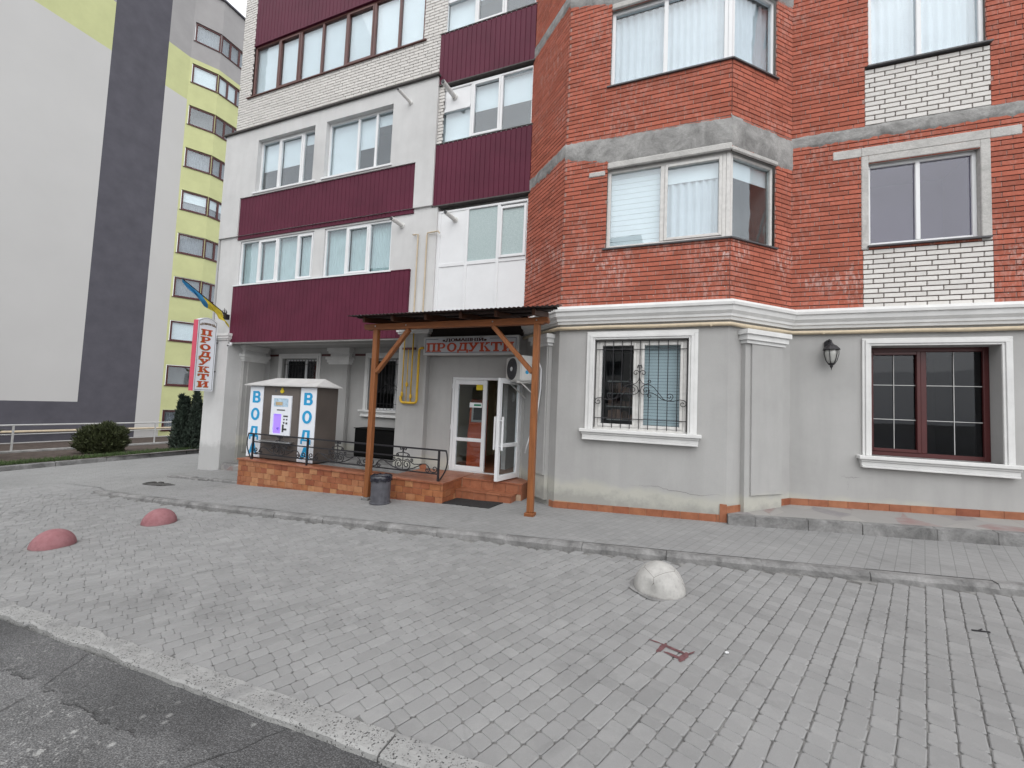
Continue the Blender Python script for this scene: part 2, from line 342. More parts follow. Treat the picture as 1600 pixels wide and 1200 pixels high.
class MB:
    def __init__(s): s.v = []; s.f = []
    def add(s, vs, fs):
        k = len(s.v); s.v += [tuple(v) for v in vs]; s.f += [tuple(i+k for i in f) for f in fs]; return s
    def hexa(s, p): return s.add(p, [(0, 3, 2, 1), (4, 5, 6, 7), (0, 1, 5, 4), (1, 2, 6, 5), (2, 3, 7, 6), (3, 0, 4, 7)])
    def box(s, x0, x1, y0, y1, z0, z1):
        return s.hexa([(x0, y0, z0), (x1, y0, z0), (x1, y1, z0), (x0, y1, z0), (x0, y0, z1), (x1, y0, z1), (x1, y1, z1), (x0, y1, z1)])
    def fbox(s, fr, u0, u1, d0, d1, z0, z1):
        q = lambda z: [fr.p(u0, d1, z), fr.p(u1, d1, z), fr.p(u1, d0, z), fr.p(u0, d0, z)]
        return s.hexa(q(z0)+q(z1))
    def quad(s, a, b, c, d): return s.add([a, b, c, d], [(0, 1, 2, 3)])
    def prism(s, base, top):
        n = len(base)
        return s.add(list(base)+list(top), [tuple(range(n-1, -1, -1)), tuple(range(n, 2*n))]+[(i, (i+1) % n, n+(i+1) % n, n+i) for i in range(n)])
    def bar(s, a, b, w, h, upv=(0, 0, 1)):
        a, b = Vector(a), Vector(b); t = (b-a).normalized(); u = Vector(upv)
        if abs(t.dot(u)) > .98: u = Vector((0, 1, 0))
        sx = t.cross(u).normalized(); sz = sx.cross(t).normalized()
        q = lambda c: [c-sx*w/2-sz*h/2, c+sx*w/2-sz*h/2, c+sx*w/2+sz*h/2, c-sx*w/2+sz*h/2]
        return s.prism(q(a), q(b))
    def tube(s, pts, r, n=8, closed=False):
        P = [Vector(p) for p in pts]; m = len(P); rr = r if isinstance(r, (list, tuple)) else [r]*m
        T = [(P[min(i+1, m-1)]-P[max(i-1, 0)]).normalized() for i in range(m)]
        a = Vector((0, 0, 1)) if abs(T[0].z) < .9 else Vector((1, 0, 0))
        u = T[0].cross(a).normalized(); vs = []
        for i in range(m):
            u = (u-T[i]*u.dot(T[i])); u = u.normalized() if u.length > 1e-6 else T[i].orthogonal().normalized(); w = T[i].cross(u)
            vs += [P[i]+(u*math.cos(2*math.pi*k/n)+w*math.sin(2*math.pi*k/n))*rr[i] for k in range(n)]
        fs = [(i*n+k, i*n+(k+1) % n, (i+1)*n+(k+1) % n, (i+1)*n+k) for i in range(m-1) for k in range(n)]
        fs += [tuple(range(n-1, -1, -1)), tuple((m-1)*n+k for k in range(n))]
        return s.add(vs, fs)
    def lathe(s, c, prof, n=24, axis=None):
        cx, cy, cz = c; vs = []; m = len(prof)
        for r, z in prof: vs += [(cx+r*math.cos(2*math.pi*k/n), cy+r*math.sin(2*math.pi*k/n), cz+z) for k in range(n)]
        fs = [(i*n+k, i*n+(k+1) % n, (i+1)*n+(k+1) % n, (i+1)*n+k) for i in range(m-1) for k in range(n)]
        fs += [tuple(range(n-1, -1, -1)), tuple((m-1)*n+k for k in range(n))]
        return s.add(vs, fs)
    def build(s, name, mat, parent=None, bevel=0, smooth=False, fix=True, seg=1):
        o = off(parent); me = bpy.data.meshes.new(name)
        me.from_pydata([(x-o[0], y-o[1], z-o[2]) for x, y, z in s.v], [], s.f)
        if fix or bevel:
            bm = bmesh.new(); bm.from_mesh(me)
            if fix: bmesh.ops.recalc_face_normals(bm, faces=bm.faces)
            if bevel: bmesh.ops.bevel(bm, geom=[e for e in bm.edges if len(e.link_faces) == 2 and e.calc_face_angle(0) > .5], offset=bevel, segments=seg, affect='EDGES', clamp_overlap=True)
            bm.to_mesh(me); bm.free()
        me.materials.append(MT[mat] if isinstance(mat, str) else mat)
        if smooth: me.shade_smooth()
        ob = bpy.data.objects.new(name, me); COL.objects.link(ob)
        if parent: ob.parent = parent; OFF[ob] = o
        else: OFF[ob] = (0, 0, 0)
        return ob
def off(p): return OFF.get(p, (0, 0, 0)) if p else (0, 0, 0)
def tag(o, label=None, cat=None, group=None, kind=None):
    for k, v in (('label', label), ('category', cat), ('group', group), ('kind', kind)):
        if v: o[k] = v
    return o
def empty(name, loc, label=None, cat=None, group=None):
    o = bpy.data.objects.new(name, None); COL.objects.link(o); o.location = loc; o.empty_display_size = .1; OFF[o] = tuple(loc)
    return tag(o, label, cat, group)
def struct(name, mb, mat, **k): return tag(mb.build(name, mat, **k), kind='structure')

def panel(mb, fr, u0, u1, z0, z1, holes=(), d=0., reveal=0.):
    us = sorted({u0, u1, *[min(max(x, u0), u1) for h in holes for x in h[:2]]}); zs = sorted({z0, z1, *[min(max(x, z0), z1) for h in holes for x in h[2:]]})
    for a, b in zip(us, us[1:]):
        for c, e in zip(zs, zs[1:]):
            m, k = (a+b)/2, (c+e)/2
            if any(h[0] < m < h[1] and h[2] < k < h[3] for h in holes): continue
            mb.quad(fr.p(a, d, c), fr.p(b, d, c), fr.p(b, d, e), fr.p(a, d, e))
    if reveal:
        for a, b, c, e in holes:
            for (x0, y0), (x1, y1) in (((a, c), (b, c)), ((b, c), (b, e)), ((b, e), (a, e)), ((a, e), (a, c))):
                mb.quad(fr.p(x0, d, y0), fr.p(x1, d, y1), fr.p(x1, d-reveal, y1), fr.p(x0, d-reveal, y0))
    return mb

def sweep(mb, path, prof):                     # profile (d outwards, z) along a plan polyline with mitred corners
    n = len(path); T = [(Vector(path[i+1])-Vector(path[i])).normalized() for i in range(n-1)]
    nor = [Vector((t.y, -t.x)) for t in T]; rings = []
    for i in range(n):
        if i == 0: m = nor[0]
        elif i == n-1: m = nor[-1]
        else:
            m = (nor[i-1]+nor[i]).normalized(); m = m/max(.3, m.dot(nor[i]))
        rings.append([(path[i][0]+m.x*d, path[i][1]+m.y*d, z) for d, z in prof])
    k = len(prof)
    for i in range(n-1): mb.add(rings[i]+rings[i+1], [(j, (j+1) % k, k+(j+1) % k, k+j) for j in range(k)])
    for e in (0, n-1): mb.add(rings[e], [tuple(range(k))])
    return mb

# ------------------------------------------------------------------ ground, paving, kerbs, road
def sheet(mb, xs, ys, zf):
    nx, ny = len(xs), len(ys)
    return mb.add([(x, y, zf(x, y)) for y in ys for x in xs], [(j*nx+i, j*nx+i+1, (j+1)*nx+i+1, (j+1)*nx+i) for j in range(ny-1) for i in range(nx-1)])
def lsp(a, b, n): return [a+(b-a)*i/n for i in range(n+1)]
MT['far_ground'] = simple('far_ground', (.13, .13, .12), .95, .2, .3, 0)
struct('ground', sheet(MB(), [-400, -120, -45, -30, -20, 14, 60, 400], [-400, -60, 0, 60, 400], lambda x, y: gz(x)-.22), 'far_ground', fix=False)

def KY(x):                                             # kerb front line
    d = max(-9, min(7, x+2)); return 4.93+.0512*d+.00324*d*d
forecourt = struct('forecourt', sheet(MB(), lsp(-45, -14, 6)+lsp(-12.4, 14, 44), [1.84, 3.2, 4.45], lambda x, y: lot_z(x)-.009), 'joint', fix=False)
mb = MB()
for x0, x1 in zip(lsp(-45, 14, 59), lsp(-45, 14, 59)[1:]):
    mb.quad((x0, 4.45, lot_z(x0)-.009), (x1, 4.45, lot_z(x1)-.009), (x1, KY(x1)+.04 if x1 > -10.9 else 5.0, lot_z(x1)-.009), (x0, KY(x0)+.04 if x0 > -10.9 else 5.0, lot_z(x0)-.009))
mb.build('joint_bed', 'joint', forecourt, fix=False)
# setts: rows 0.11 m wide at 24 degrees to the wall's normal
rowd = Vector((math.sin(R(24)), math.cos(R(24)))); rowp = Vector((math.cos(R(24)), -math.sin(R(24))))
rng = random.Random(3)
PV = []
for i in range(-130, 45):
    s0 = rng.uniform(0, .1); t = -4.5 + s0
    while t < 10.5:
        L = rng.choice([.075, .09, .09, .115, .115, .145, .17, .17])
        c = rowp*((i+.5)*.11+rng.gauss(0, .0012)) + rowd*(t+L/2); t += L
        x, y = c
        if y < 1.81 or y > (KY(x)-.055 if x > -10.8 else 4.97) or x < -12.5 or x > 5.5: continue
        PV.append((x, y, L))
camv = Vector((0, 0))
def paver_geo(L, w, rr):
    h, k = .014, .010
    a, b = w/2-.0026, L/2-.0002; g = .012; e = .0055; f = .0022
    ring = lambda a, b, g, z: [(a-g, -b, z), (a, -b+g, z), (a, b-g, z), (a-g, b, z), (-a+g, b, z), (-a, b-g, z), (-a, -b+g, z), (-a+g, -b, z)]
    return ring(a, b, g, -.016), ring(a, b, g, -.004), ring(a-e, b-f, g, 0)
PF = [tuple(range(16, 24))]+[(i, (i+1) % 8, 8+(i+1) % 8, 8+i) for i in range(8)]+[(8+i, 8+(i+1) % 8, 16+(i+1) % 8, 16+i) for i in range(8)]
def in_view(p, m=0):
    v = Vector(p)-Vector((0, 0, CAMZ)); dz = v.dot(fwd)
    if dz <= .1: return False
    return abs(v.dot(rt)/dz*640) < 800-m and abs(v.dot(up)/dz*640) < 600-m
PV.sort(key=lambda q: (0 if in_view((q[0], q[1], lot_z(q[0])), 12) else 1, (q[0]**2+q[1]**2)/q[2]))
pmesh = {}; rest = MB(); ang = -R(24)
for n_, (x, y, L) in enumerate(PV):
    z = lot_z(x) + rng.uniform(-.002, .002); tx, ty = rng.gauss(0, .007), .042+rng.gauss(0, .007); tw = rng.gauss(0, .018)
    rot = Matrix.Rotation(-tx, 4, 'X') @ Matrix.Rotation(-ty, 4, 'Y') @ Matrix.Rotation(ang+tw, 4, 'Z')
    mat4 = Matrix.Translation((x, y, z)) @ rot
    if n_ < 300:
        if L not in pmesh:
            me = bpy.data.meshes.new('paving_sett'); A, B, C_ = paver_geo(L, .11, 0); me.from_pydata(A+B+C_, [], PF); me.materials.append(MT['paver']); pmesh[L] = me
        o = bpy.data.objects.new('paving_sett', pmesh[L]); COL.objects.link(o); o.parent = forecourt; o.matrix_local = mat4
    else:
        A, B, C_ = paver_geo(L, .11, 0); rest.add([mat4 @ Vector(p) for p in A+B+C_], PF)
tag(rest.build('paving_setts', 'paver', forecourt, fix=False), kind='stuff')
struct('driveway', sheet(sheet(MB(), lsp(-45, -12.4, 20), [1.9, 3, 4, 5.0], lambda x, y: lot_z(x)-.002), lsp(-16.6, -12.0, 6), lsp(5.0, 60, 24), lambda x, y: lot_z(x)-.002), 'paver_far', fix=False)
struct('driveway_apron', sheet(MB(), lsp(-12.6, -10.6, 8), [4.4, 4.9, 5.6], lambda x, y: min(lot_z(x), gz(x))-.005), 'paver_far', fix=False)

# pavement in front of the building and its kerb
mb = MB(); xs = lsp(-12, 14, 52)
for x0, x1 in zip(xs, xs[1:]):
    f = lambda x: KY(x)+.128 if x > -10.9 else 5.0
    for t0, t1 in ((0, .5), (.5, 1)):
        g = lambda x, t: (x, f(x)*(1-t)+9.2*t, gz(x))
        mb.quad(g(x0, t0), g(x1, t0), g(x1, t1), g(x0, t1))
struct('pavement', mb, 'paver_far', fix=False)
kerb = empty('kerb', (-2, 4.93, -.1)); tag(kerb, kind='structure')
x = -10.7
while x < 9:
    L = rng.uniform(.92, 1.04); x1 = x+L-.005; hz = .004+rng.uniform(-.006, .006)
    dy = rng.uniform(-.012, .012); m = MB(); N_ = 8
    fr_t = [(x+(x1-x)*i/N_) for i in range(N_+1)]
    rings = []
    for xx in fr_t:
        j = rng.uniform(-.007, .007); y0 = KY(xx)+dy+j; drop = rng.uniform(0, .012)
        rings.append([(xx, y0-.004, lot_z(xx)-.08), (xx, y0, gz(xx)+hz-.03-drop), (xx, y0+.022+abs(j), gz(xx)+hz-drop*.3), (xx, KY(xx)+.115+dy, gz(xx)+hz), (xx, KY(xx)+.115+dy, lot_z(xx)-.08)])
    for a, b in zip(rings, rings[1:]): m.add(a+b, [(k, (k+1) % 5, 5+(k+1) % 5, 5+k) for k in range(5)])
    m.add(rings[0], [(0, 1, 2, 3, 4)]); m.add(rings[-1], [(4, 3, 2, 1, 0)])
    m.build('kerb_stone', 'kerb', kerb); x += L
# road and the flush strip between road and setts
RZ = lambda x: lot_z(x)-.012
struct('road', sheet(MB(), lsp(-60, 30, 45), [-40, -12, -4, 0, 1.2, 1.72], lambda x, y: RZ(x)-.01), 'asphalt', fix=False)
strip = empty('road_edge_strip', (-3, 1.8, -.2)); tag(strip, kind='structure')
x = -45.25
while x < 8:
    L = 3.0 if x < -3.4 else 1.98
    x1 = x+L-.012; new = x > -3.6; m = MB(); k = max(3, int(L/.1)) if x > -10 else 4
    rings = []
    for i in range(k+1):
        xx = x+(x1-x)*i/k; ja = rng.uniform(-.015, .015) if not new else rng.uniform(-.006, .006); jb = rng.uniform(-.012, .012) if not new else rng.uniform(-.004, .004)
        w0, w1, hh = (1.735, 1.87, .019) if not new else (1.715, 1.862, .024)
        rings.append([(xx, w0+ja, RZ(xx)-.05), (xx, w0+ja+.005, RZ(xx)+hh-.008), (xx, w0+ja+.02, RZ(xx)+hh), (xx, w1+jb, RZ(xx)+hh), (xx, w1+jb+.004, RZ(xx)-.05)])
    for a, b in zip(rings, rings[1:]): m.add(a+b, [(q, (q+1) % 5, 5+(q+1) % 5, 5+q) for q in range(5)])
    m.add(rings[0], [(0, 1, 2, 3, 4)]); m.add(rings[-1], [(4, 3, 2, 1, 0)])
    m.build('strip_slab', 'strip', strip); x += L
# sunken dark patch in the pavement, and the broken inner kerb
mb = MB(); c = (-10.35, 5.66)
pts = [(c[0]+.46*math.cos(a)*(1+.18*math.sin(3*a)), c[1]+.17*math.sin(a)*(1+.15*math.cos(2*a))) for a in lsp(0, 2*math.pi, 20)[:-1]]
mb.add([(x, y, gz(x)+.004) for x, y in pts], [tuple(range(20))])
for k in range(14):
    a = rng.uniform(0, 6.28); x, y = c[0]+.38*math.cos(a), c[1]+.13*math.sin(a); s = rng.uniform(.02, .05)
    mb.box(x-s, x+s, y-s*.6, y+s*.6, gz(x), gz(x)+s*.5)
MT['pit'] = simple('dark_dirt', (.07, .068, .066), .97, .4, 12, .6, 60)
tag(mb.build('paving_pothole', 'pit', fix=True), 'dark ragged oval pothole with rubble in the pavement near the kerb end', 'pothole')
kb = empty('inner_kerb', (-10, 6.36, -.4)); tag(kb, kind='structure')
x = -11.25
while x < -8.85:
    L = rng.uniform(.22, .5); h = rng.uniform(.03, .07); dy = rng.uniform(-.03, .03)
    MB().box(x, x+L-.02, 6.33+dy, 6.47+dy, gz(x)-.05, gz(x)+h).build('broken_kerb_stone', 'kerb', kb, bevel=.014); x += L
mb = MB(); sheet(mb, lsp(-11.2, -8.8, 6), [6.46, 7.0, 7.5], lambda x, y: gz(x)+.035); struct('raised_pavement', mb, 'paver_far', fix=False)
# raised terrace to the right of the bay
YF = lambda x: 6.57+.063*x
TZ = lambda x, y: .125+.047*x+.02*(y-YF(x))
ter = empty('terrace', (3, 6.7, .1)); tag(ter, kind='structure')
mb = MB(); xs = lsp(.80, 9, 20)
for a, b in zip(xs, xs[1:]): mb.quad((a, YF(a)+.12, TZ(a, YF(a)+.12)), (b, YF(b)+.12, TZ(b, YF(b)+.12)), (b, 7.68, TZ(b, 7.68)), (a, 7.68, TZ(a, 7.68)))
mb.build('paving_top', 'terrace', ter, fix=False)
x = .80
while x < 9:
    L = rng.uniform(.45, .8) if x > .9 else .34; x1 = min(x+L-.003, 9); m = MB(); dd = rng.uniform(-.008, .008)
    p = lambda xx, y, z: (xx, y-6.57+YF(xx), z); T6 = lambda xx: TZ(xx, YF(xx))
    m.hexa([p(x, 6.57+dd, gz(x)-.05), p(x1, 6.57+dd, gz(x1)-.05), p(x1, 6.70, gz(x1)-.05), p(x, 6.70, gz(x)-.05), p(x, 6.585+dd, T6(x)-.002), p(x1, 6.585+dd, T6(x1)-.002), p(x1, 6.70, T6(x1)+.006), p(x, 6.70, T6(x)+.006)])
    m.build('edge_block', 'kerb', ter, bevel=.004, seg=2); x += L

# ------------------------------------------------------------------ apartment building with the shop
BYF, WY, MY, LY, PY, KYB, DY = 6.744, 7.65, 7.65, 7.55, 7.40, 8.8, 7.55
FB = Fr(0, BYF, 1, 0); FW = Fr(0, WY, 1, 0); FLW = Fr(0, LY, 1, 0); FBK = Fr(0, KYB, 1, 0); FD = Fr(0, DY, 1, 0)
FRD = Fr(.785, BYF, CB, SB); FLD = Fr(-1.778-1.339*CB, BYF+1.339*SB, CB, -SB); DL = 1.339
bld = empty('apartment_building', (-3, 8, 0), 'red and white brick apartment building with a shop on its ground floor', 'building')
BR = {'red': [], 'white': []}; CRS = MB()
def bricks(fr, kind, u0, u1, z0, z1, holes=(), ph=0.):
    L, h = .25, .075; j = .010 if kind == 'red' else .013; gv = .004 if kind == 'red' else .0055; k = 0; z = z0
    while z < z1-.02:
        zb = min(z+h-j, z1); segs = [(u0, u1)]
        for a, b, c, e in holes:
            if min(e, zb)-max(c, z) > .3*(zb-z):
                ns = []
                for s, t in segs:
                    if b <= s or a >= t: ns.append((s, t)); continue
                    if a > s: ns.append((s, a))
                    if b < t: ns.append((b, t))
                segs = ns
        o = ph + (.125 if k % 2 else 0) + (.06 if k % 5 == 3 else 0)
        for s, t in segs:
            if kind == 'red' and t-s > .03: CRS.fbox(fr, s+.001, t-.001, -.002, .010, z+.001, zb-.001)
            g = math.floor((s-o)/L)*L+o
            while g < t:
                a, b = max(g+gv, s), min(g+L-gv, t)
                if b-a > .025: BR[kind].append((fr, a, b, z, zb))
                g += L
        z += h; k += 1

SILLS = [4.24, 7.04, 9.84]
winB = [(-1.05, .785, s, s+1.36) for s in SILLS]; winR = [(0, .96, s, s+1.34) for s in SILLS]
winW = [(2.78, 4.06, 4.26, 5.55), (2.79, 4.15, 7.10, 8.45), (2.79, 4.15, 9.90, 11.25)]
TOPZ = 12.6
mred = MB(); panel(mred, FB, -1.778, .785, 3.2, TOPZ, winB); panel(mred, FRD, 0, DL, 3.2, TOPZ, winR); panel(mred, FLD, 0, DL, 3.2, TOPZ)
panel(mred, FW, 1.771, 8.5, 3.2, TOPZ, winW)
red_wall = mred.build('red_brick_wall', 'mortar_dark', bld, fix=False)
bricks(FB, 'red', -1.778, .785, 3.29, TOPZ, winB); bricks(FRD, 'red', .004, DL, 3.29, TOPZ, winR, .1); bricks(FLD, 'red', 0, DL-.004, 3.29, TOPZ, (), .05)
wp = [(2.71, 4.18, 3.29, 4.18), (2.74, 4.19, 6.16, 7.06), (2.74, 4.19, 8.95, 9.86)]          # white infill panels under the windows
bricks(FW, 'red', 1.771, 8.5, 3.29, TOPZ, winW+wp, .03)
for u0, u1, z0, z1 in wp: bricks(FW, 'white', u0, u1, z0, z1, (), u0)
CRS.build('joint_filling', 'mortar_pink', red_wall, fix=False)

# white brick of the left wing and the strip beside the loggias
winBr = (-11.22, -5.50, 9.98, 11.48)
mw = MB(); FLB = Fr(0, 7.63, 1, 0); panel(mw, FLB, -11.72, -4.90, 8.9, 14.5, [winBr, (-11.22, -5.5, 11.48, 13.0)]); panel(mw, FLB, -5.06, -4.86, 5.9, 8.9)
mw.quad((-11.72, 7.63, 8.9), (-11.72, 11, 8.9), (-11.72, 11, 14.5), (-11.72, 7.63, 14.5))
white_wall = mw.build('white_brick_wall', 'mortar_grey', bld, fix=False)
bricks(FLB, 'white', -11.72, -4.90, 8.95, 14.4, [winBr, (-11.22, -5.5, 11.48, 13.0)]); bricks(FLB, 'white', -5.0, -4.86, 5.95, 8.95)
bricks(Fr(-11.72, 11, 0, -1), 'white', 0, 3.37, 8.95, 14.4)

def brick_geo(L, h, pr=.016, e=.003):
    return [(0, 0, 0), (L, 0, 0), (L, 0, h), (0, 0, h), (e, -pr, e), (L-e, -pr, e), (L-e, -pr, h-e), (e, -pr, h-e)], [(4, 5, 6, 7), (0, 1, 5, 4), (1, 2, 6, 5), (2, 3, 7, 6), (3, 0, 4, 7)]
def score(b):
    fr, a, c, z, zb = b; p = Vector(fr.p((a+c)/2, 0, (z+zb)/2)); v = p-Vector((0, 0, CAMZ))
    return -(abs(v.normalized().dot(Vector((*fr.n, 0))))*(c-a)/v.length_squared) if in_view(p, 5) else 0
for kind, par in (('red', red_wall), ('white', white_wall)):
    L_ = sorted(BR[kind], key=score); cache = {}; rest = MB(); po = Vector(off(par))
    for i, (fr, a, c, z, zb) in enumerate(L_):
        vs, fs = brick_geo(c-a, zb-z, .016+(.001*((i*7) % 4)))
        if i < 300:
            key = (round(c-a, 3), round(zb-z, 3))
            if key not in cache:
                me = bpy.data.meshes.new('brick'); v2, f2 = brick_geo(*key); me.from_pydata(v2, [], f2); me.materials.append(MT[kind]); cache[key] = me
            o = bpy.data.objects.new('brick', cache[key]); COL.objects.link(o); o.parent = par
            o.location = Vector(fr.p(a, 0, z))-po; o.rotation_euler.z = math.atan2(fr.u[1], fr.u[0])
        else:
            rest.add([fr.p(a+x, -y, z+q) for x, y, q in vs], fs)
    tag(rest.build('brick_courses', kind, par, fix=False), kind='stuff')

# plaster walls
gb = (-1.17, .25, 1.25, 2.75); gr = (2.80, 4.24, 1.07, 2.71)
m = MB(); panel(m, FB, -1.778, .785, -.3, 3.22, [gb], 0, .12); panel(m, FRD, 0, DL, -.3, 3.22); panel(m, FLD, 0, DL, -.3, 3.22); panel(m, FW, 1.771, 8.5, -.3, 3.22, [gr], 0, .24)
m.build('plaster_wall', 'plaster', bld, fix=False)
lw1 = [(-11.15, -8.47, 4.56, 5.80), (-8.12, -6.08, 4.56, 5.80)]; lw2 = [(-10.68, -8.62, 7.10, 8.57), (-8.24, -6.20, 7.10, 8.57)]
pan1, pan2 = (-11.25, -5.50, 2.98, 4.55), (-11.25, -5.50, 5.85, 7.02)
m = MB(); panel(m, FLW, -12.0, -5.0, 5.95, 8.93, [(-11.25, -5.50, 5.95, 7.02)]+lw2, 0, .14)
m.quad((-5.0, LY, 5.95), (-5.0, MY, 5.95), (-5.0, MY, 8.93), (-5.0, LY, 8.93)); m.quad((-12, LY, 3.0), (-12, 12, 3.0), (-12, 12, 8.93), (-12, LY, 8.93))
m.quad((-12, LY, 8.93), (-5, LY, 8.93), (-5, MY, 8.93), (-12, MY, 8.93)); m.quad((-5.5, LY, 5.95), (-5.0, LY, 5.95), (-5.0, MY, 5.95), (-5.5, MY, 5.95)); m.quad((-12.0, LY, 5.95), (-11.25, LY, 5.95), (-11.25, MY, 5.95), (-12.0, MY, 5.95))
FL2 = Fr(0, 7.60, 1, 0); panel(m, FL2, -11.97, -4.88, 3.0, 5.95, lw1+[(-11.25, -5.50, 2.9, 4.55)], 0, .06); m.quad((-4.88, 7.6, 3.0), (-4.88, 7.9, 3.0), (-4.88, 7.9, 5.95), (-4.88, 7.6, 5.95))
m.build('upper_plaster_wall', 'plaster_up', bld, fix=False)
MB().box(-12.06, -4.96, 7.49, 7.66, 8.93, 8.965).build('ledge_flashing', 'mortar_grey', bld)
# recess under the left wing: back wall, soffit, end wall, piers
rw = [(-10.70, -9.35, 1.32, 2.70), (-7.50, -6.20, 1.32, 2.70)]
m = MB(); panel(m, FBK, -11.3, -4.8, -.5, 2.98, rw, 0, .16); m.quad((-11.3, 7.5, 2.98), (-4.8, 7.5, 2.98), (-4.8, 8.8, 2.98), (-11.3, 8.8, 2.98))
m.build('recess_wall', 'plaster', bld, fix=False)
for x0, x1, y0 in ((-12.03, -11.2, 7.50), (-5.55, -4.83, PY)):
    pr = MB().box(x0, x1, y0, 8.82, -.6, 3.06).build('pier', 'plaster_up' if x0 < -8 else 'plaster', bld, bevel=.012)
    c = MB()
    for a, z0, z1 in ((.03, 3.05, 3.09), (.055, 3.09, 3.16), (.08, 3.16, 3.23)): c.box(x0-a, x1+a, y0-a, 8.7, z0, z1)
    c.build('capital', 'trim', pr)
fp = Fr(-11.2, 7.5, 0, 1)                                      # inner side of the left pier, facing the shop
for fr, a, b, d in ((fp, .42, 1.06, .10), (FBK, -8.78, -8.12, .10), (FRD, .27, 1.06, .07), (FLD, .62, 1.12, .07)):
    hi = fr in (FRD, FLD); t = 2.66 if hi else 2.52
    ps = MB().fbox(fr, a, b, 0, d, -.3 if not hi else gz(fr.p(a, 0, 0)[0])+.1, t).build('pilaster', 'plaster', bld)
    MB().fbox(fr, a+.11, b-.02, d, d+.025, .0 if not hi else .42, t).build('pilaster_face', 'plaster', ps)
    c = MB()
    for e, z0, z1 in ((.02, 0, .05), (.05, .05, .13), (.08, .13, .20)): c.fbox(fr, a-e, b+e, 0, d+.02+e, t+z0, t+z1)
    if not hi:
        for e, z0, z1 in ((.03, .30, .36), (.06, .36, .44)): c.fbox(fr, a-e, b+e, 0, d+.02+e, t+z0, t+z1+.015)
        c.fbox(fr, a, b, 0, d, t+.2, t+.3)
    c.build('capital', 'trim', ps)
# wall round the shop door
door_o = (-4.27, -2.70, .20, 2.14)
m = MB(); panel(m, FD, -4.84, -2.62, -.2, 3.28, [door_o], 0, .12); m.build('entrance_wall', 'plaster', bld, fix=False)
MB().box(-5.02, -2.62, 7.5, 8.2, 3.285, 3.34).build('loggia_floor', 'concrete', bld)
MB().box(-4.82, -2.72, 7.49, 7.545, 2.97, 3.28).build('gap_shade_board', 'underside', bld)  # added near-black board, paints the shade between shop sign and canopy
# hidden shell so that light does not leak through the building
MB().box(-11.9, 8.4, 11.8, 12, -.5, 14).build('rear_wall', 'plaster', bld)
MB().box(-11.9, 8.4, 7.72, 11.9, 14.3, 14.5).build('roof_slab', 'concrete', bld)
MB().box(8.3, 8.5, 7.66, 11.9, -.5, 14.4).build('end_wall', 'plaster', bld)

# cornice and pipe under it, round the bay and along the right wall
path = [(FLD.o[0]+.12*CB, FLD.o[1]-.12*SB), (-1.778, BYF), (.785, BYF), (1.771, WY), (8.5, WY)]
prof = [(0, 2.985), (.045, 2.99), (.055, 3.03), (.075, 3.04), (.08, 3.075), (.115, 3.12), (.125, 3.185), (.15, 3.195), (.155, 3.235), (.11, 3.245), (.10, 3.285), (0, 3.295)]
sweep(MB(), path, prof).build('cornice', 'trim', bld)
def inset(path, d, z):
    out = []; m = MB(); sweep(m, path, [(d, z), (d+.01, z), (d+.01, z+.01)]); k = 3
    n = len(path)
    for i in range(n-1): out.append(m.v[i*6])
    out.append(m.v[(n-2)*6+3]); return out
pp = inset(path, .042, 2.925)
pts = []
for a, b in zip(pp, pp[1:]):
    a, b = Vector(a), Vector(b); n = max(2, int((b-a).length/.25))
    pts += [a+(b-a)*i/n for i in range(n)]
pts.append(Vector(pp[-1])); pts = [p+Vector((0, 0, .003*math.sin(i*1.1))) for i, p in enumerate(pts)]
gp = MB().tube(pts, .030, 10).build('cornice_pipe', 'cream_pipe', bld, smooth=True)
m = MB()
for fr, u in ((FB, -1.45), (FB, .55), (FW, 2.2), (FW, 4.6)): m.fbox(fr, u-.012, u+.012, 0, .07, 2.895, 2.92)
m.build('pipe_clip', 'cream_pipe', gp)
# rough concrete floor bands
def band(fr, u0, u1, top, bot, seed, part, jb=.022):
    m = MB(); n = max(6, int((u1-u0)/.06)); r = random.Random(seed); rows = 6
    for i in range(n+1):
        u = u0+(u1-u0)*i/n; t = top(u)+r.uniform(-.008, .008); b = bot(u)+r.uniform(-jb, jb)
        for k in range(rows+1):
            z = b+(t-b)*k/rows; d = .028+noise.noise(Vector((u*3, z*3, seed)))*.012+r.uniform(-.002, .002)
            if k in (0, rows): d = .004
            m.v.append(fr.p(u, d, z))
    q = rows+1
    for i in range(n):
        for k in range(rows): m.f.append((i*q+k, (i+1)*q+k, (i+1)*q+k+1, i*q+k+1))
    return m.build('concrete_band', part, bld, fix=False, smooth=True)
for k, s in enumerate(SILLS[:2]):
    b0 = s+1.66; wt = s+1.36
    band(FB, -1.79, .797, lambda u: b0+.30-.02*(u+1.7), lambda u: wt+.0 if u > -1.06 else wt+.10+.16*max(0, (-u-1.15))/.6, 1+k, 'concrete')
    band(FRD, -.012, DL+.012, lambda u: b0+.27, lambda u: wt-.0 if u < .97 else wt-.06, 5+k, 'concrete', .008)
    band(FLD, .0, DL+.012, lambda u: b0+.30, lambda u: b0+.02, 9+k, 'concrete')
    band(FW, 1.76, 8.5, lambda u: b0+.26, lambda u: b0+.03, 13+k, 'concrete')
    m = MB(); m.fbox(FB, -1.05, .80, .004, .045, wt-.01, wt+.10); m.fbox(FRD, .0, .99, .004, .045, wt-.025, wt+.05); m.build('lintel', 'concrete_light', bld, bevel=.015)
    if k == 0: MB().fbox(FB, -1.36, -1.09, .004, .030, 5.50, 5.585).build('mortar_patch', 'concrete_light', bld, bevel=.01)
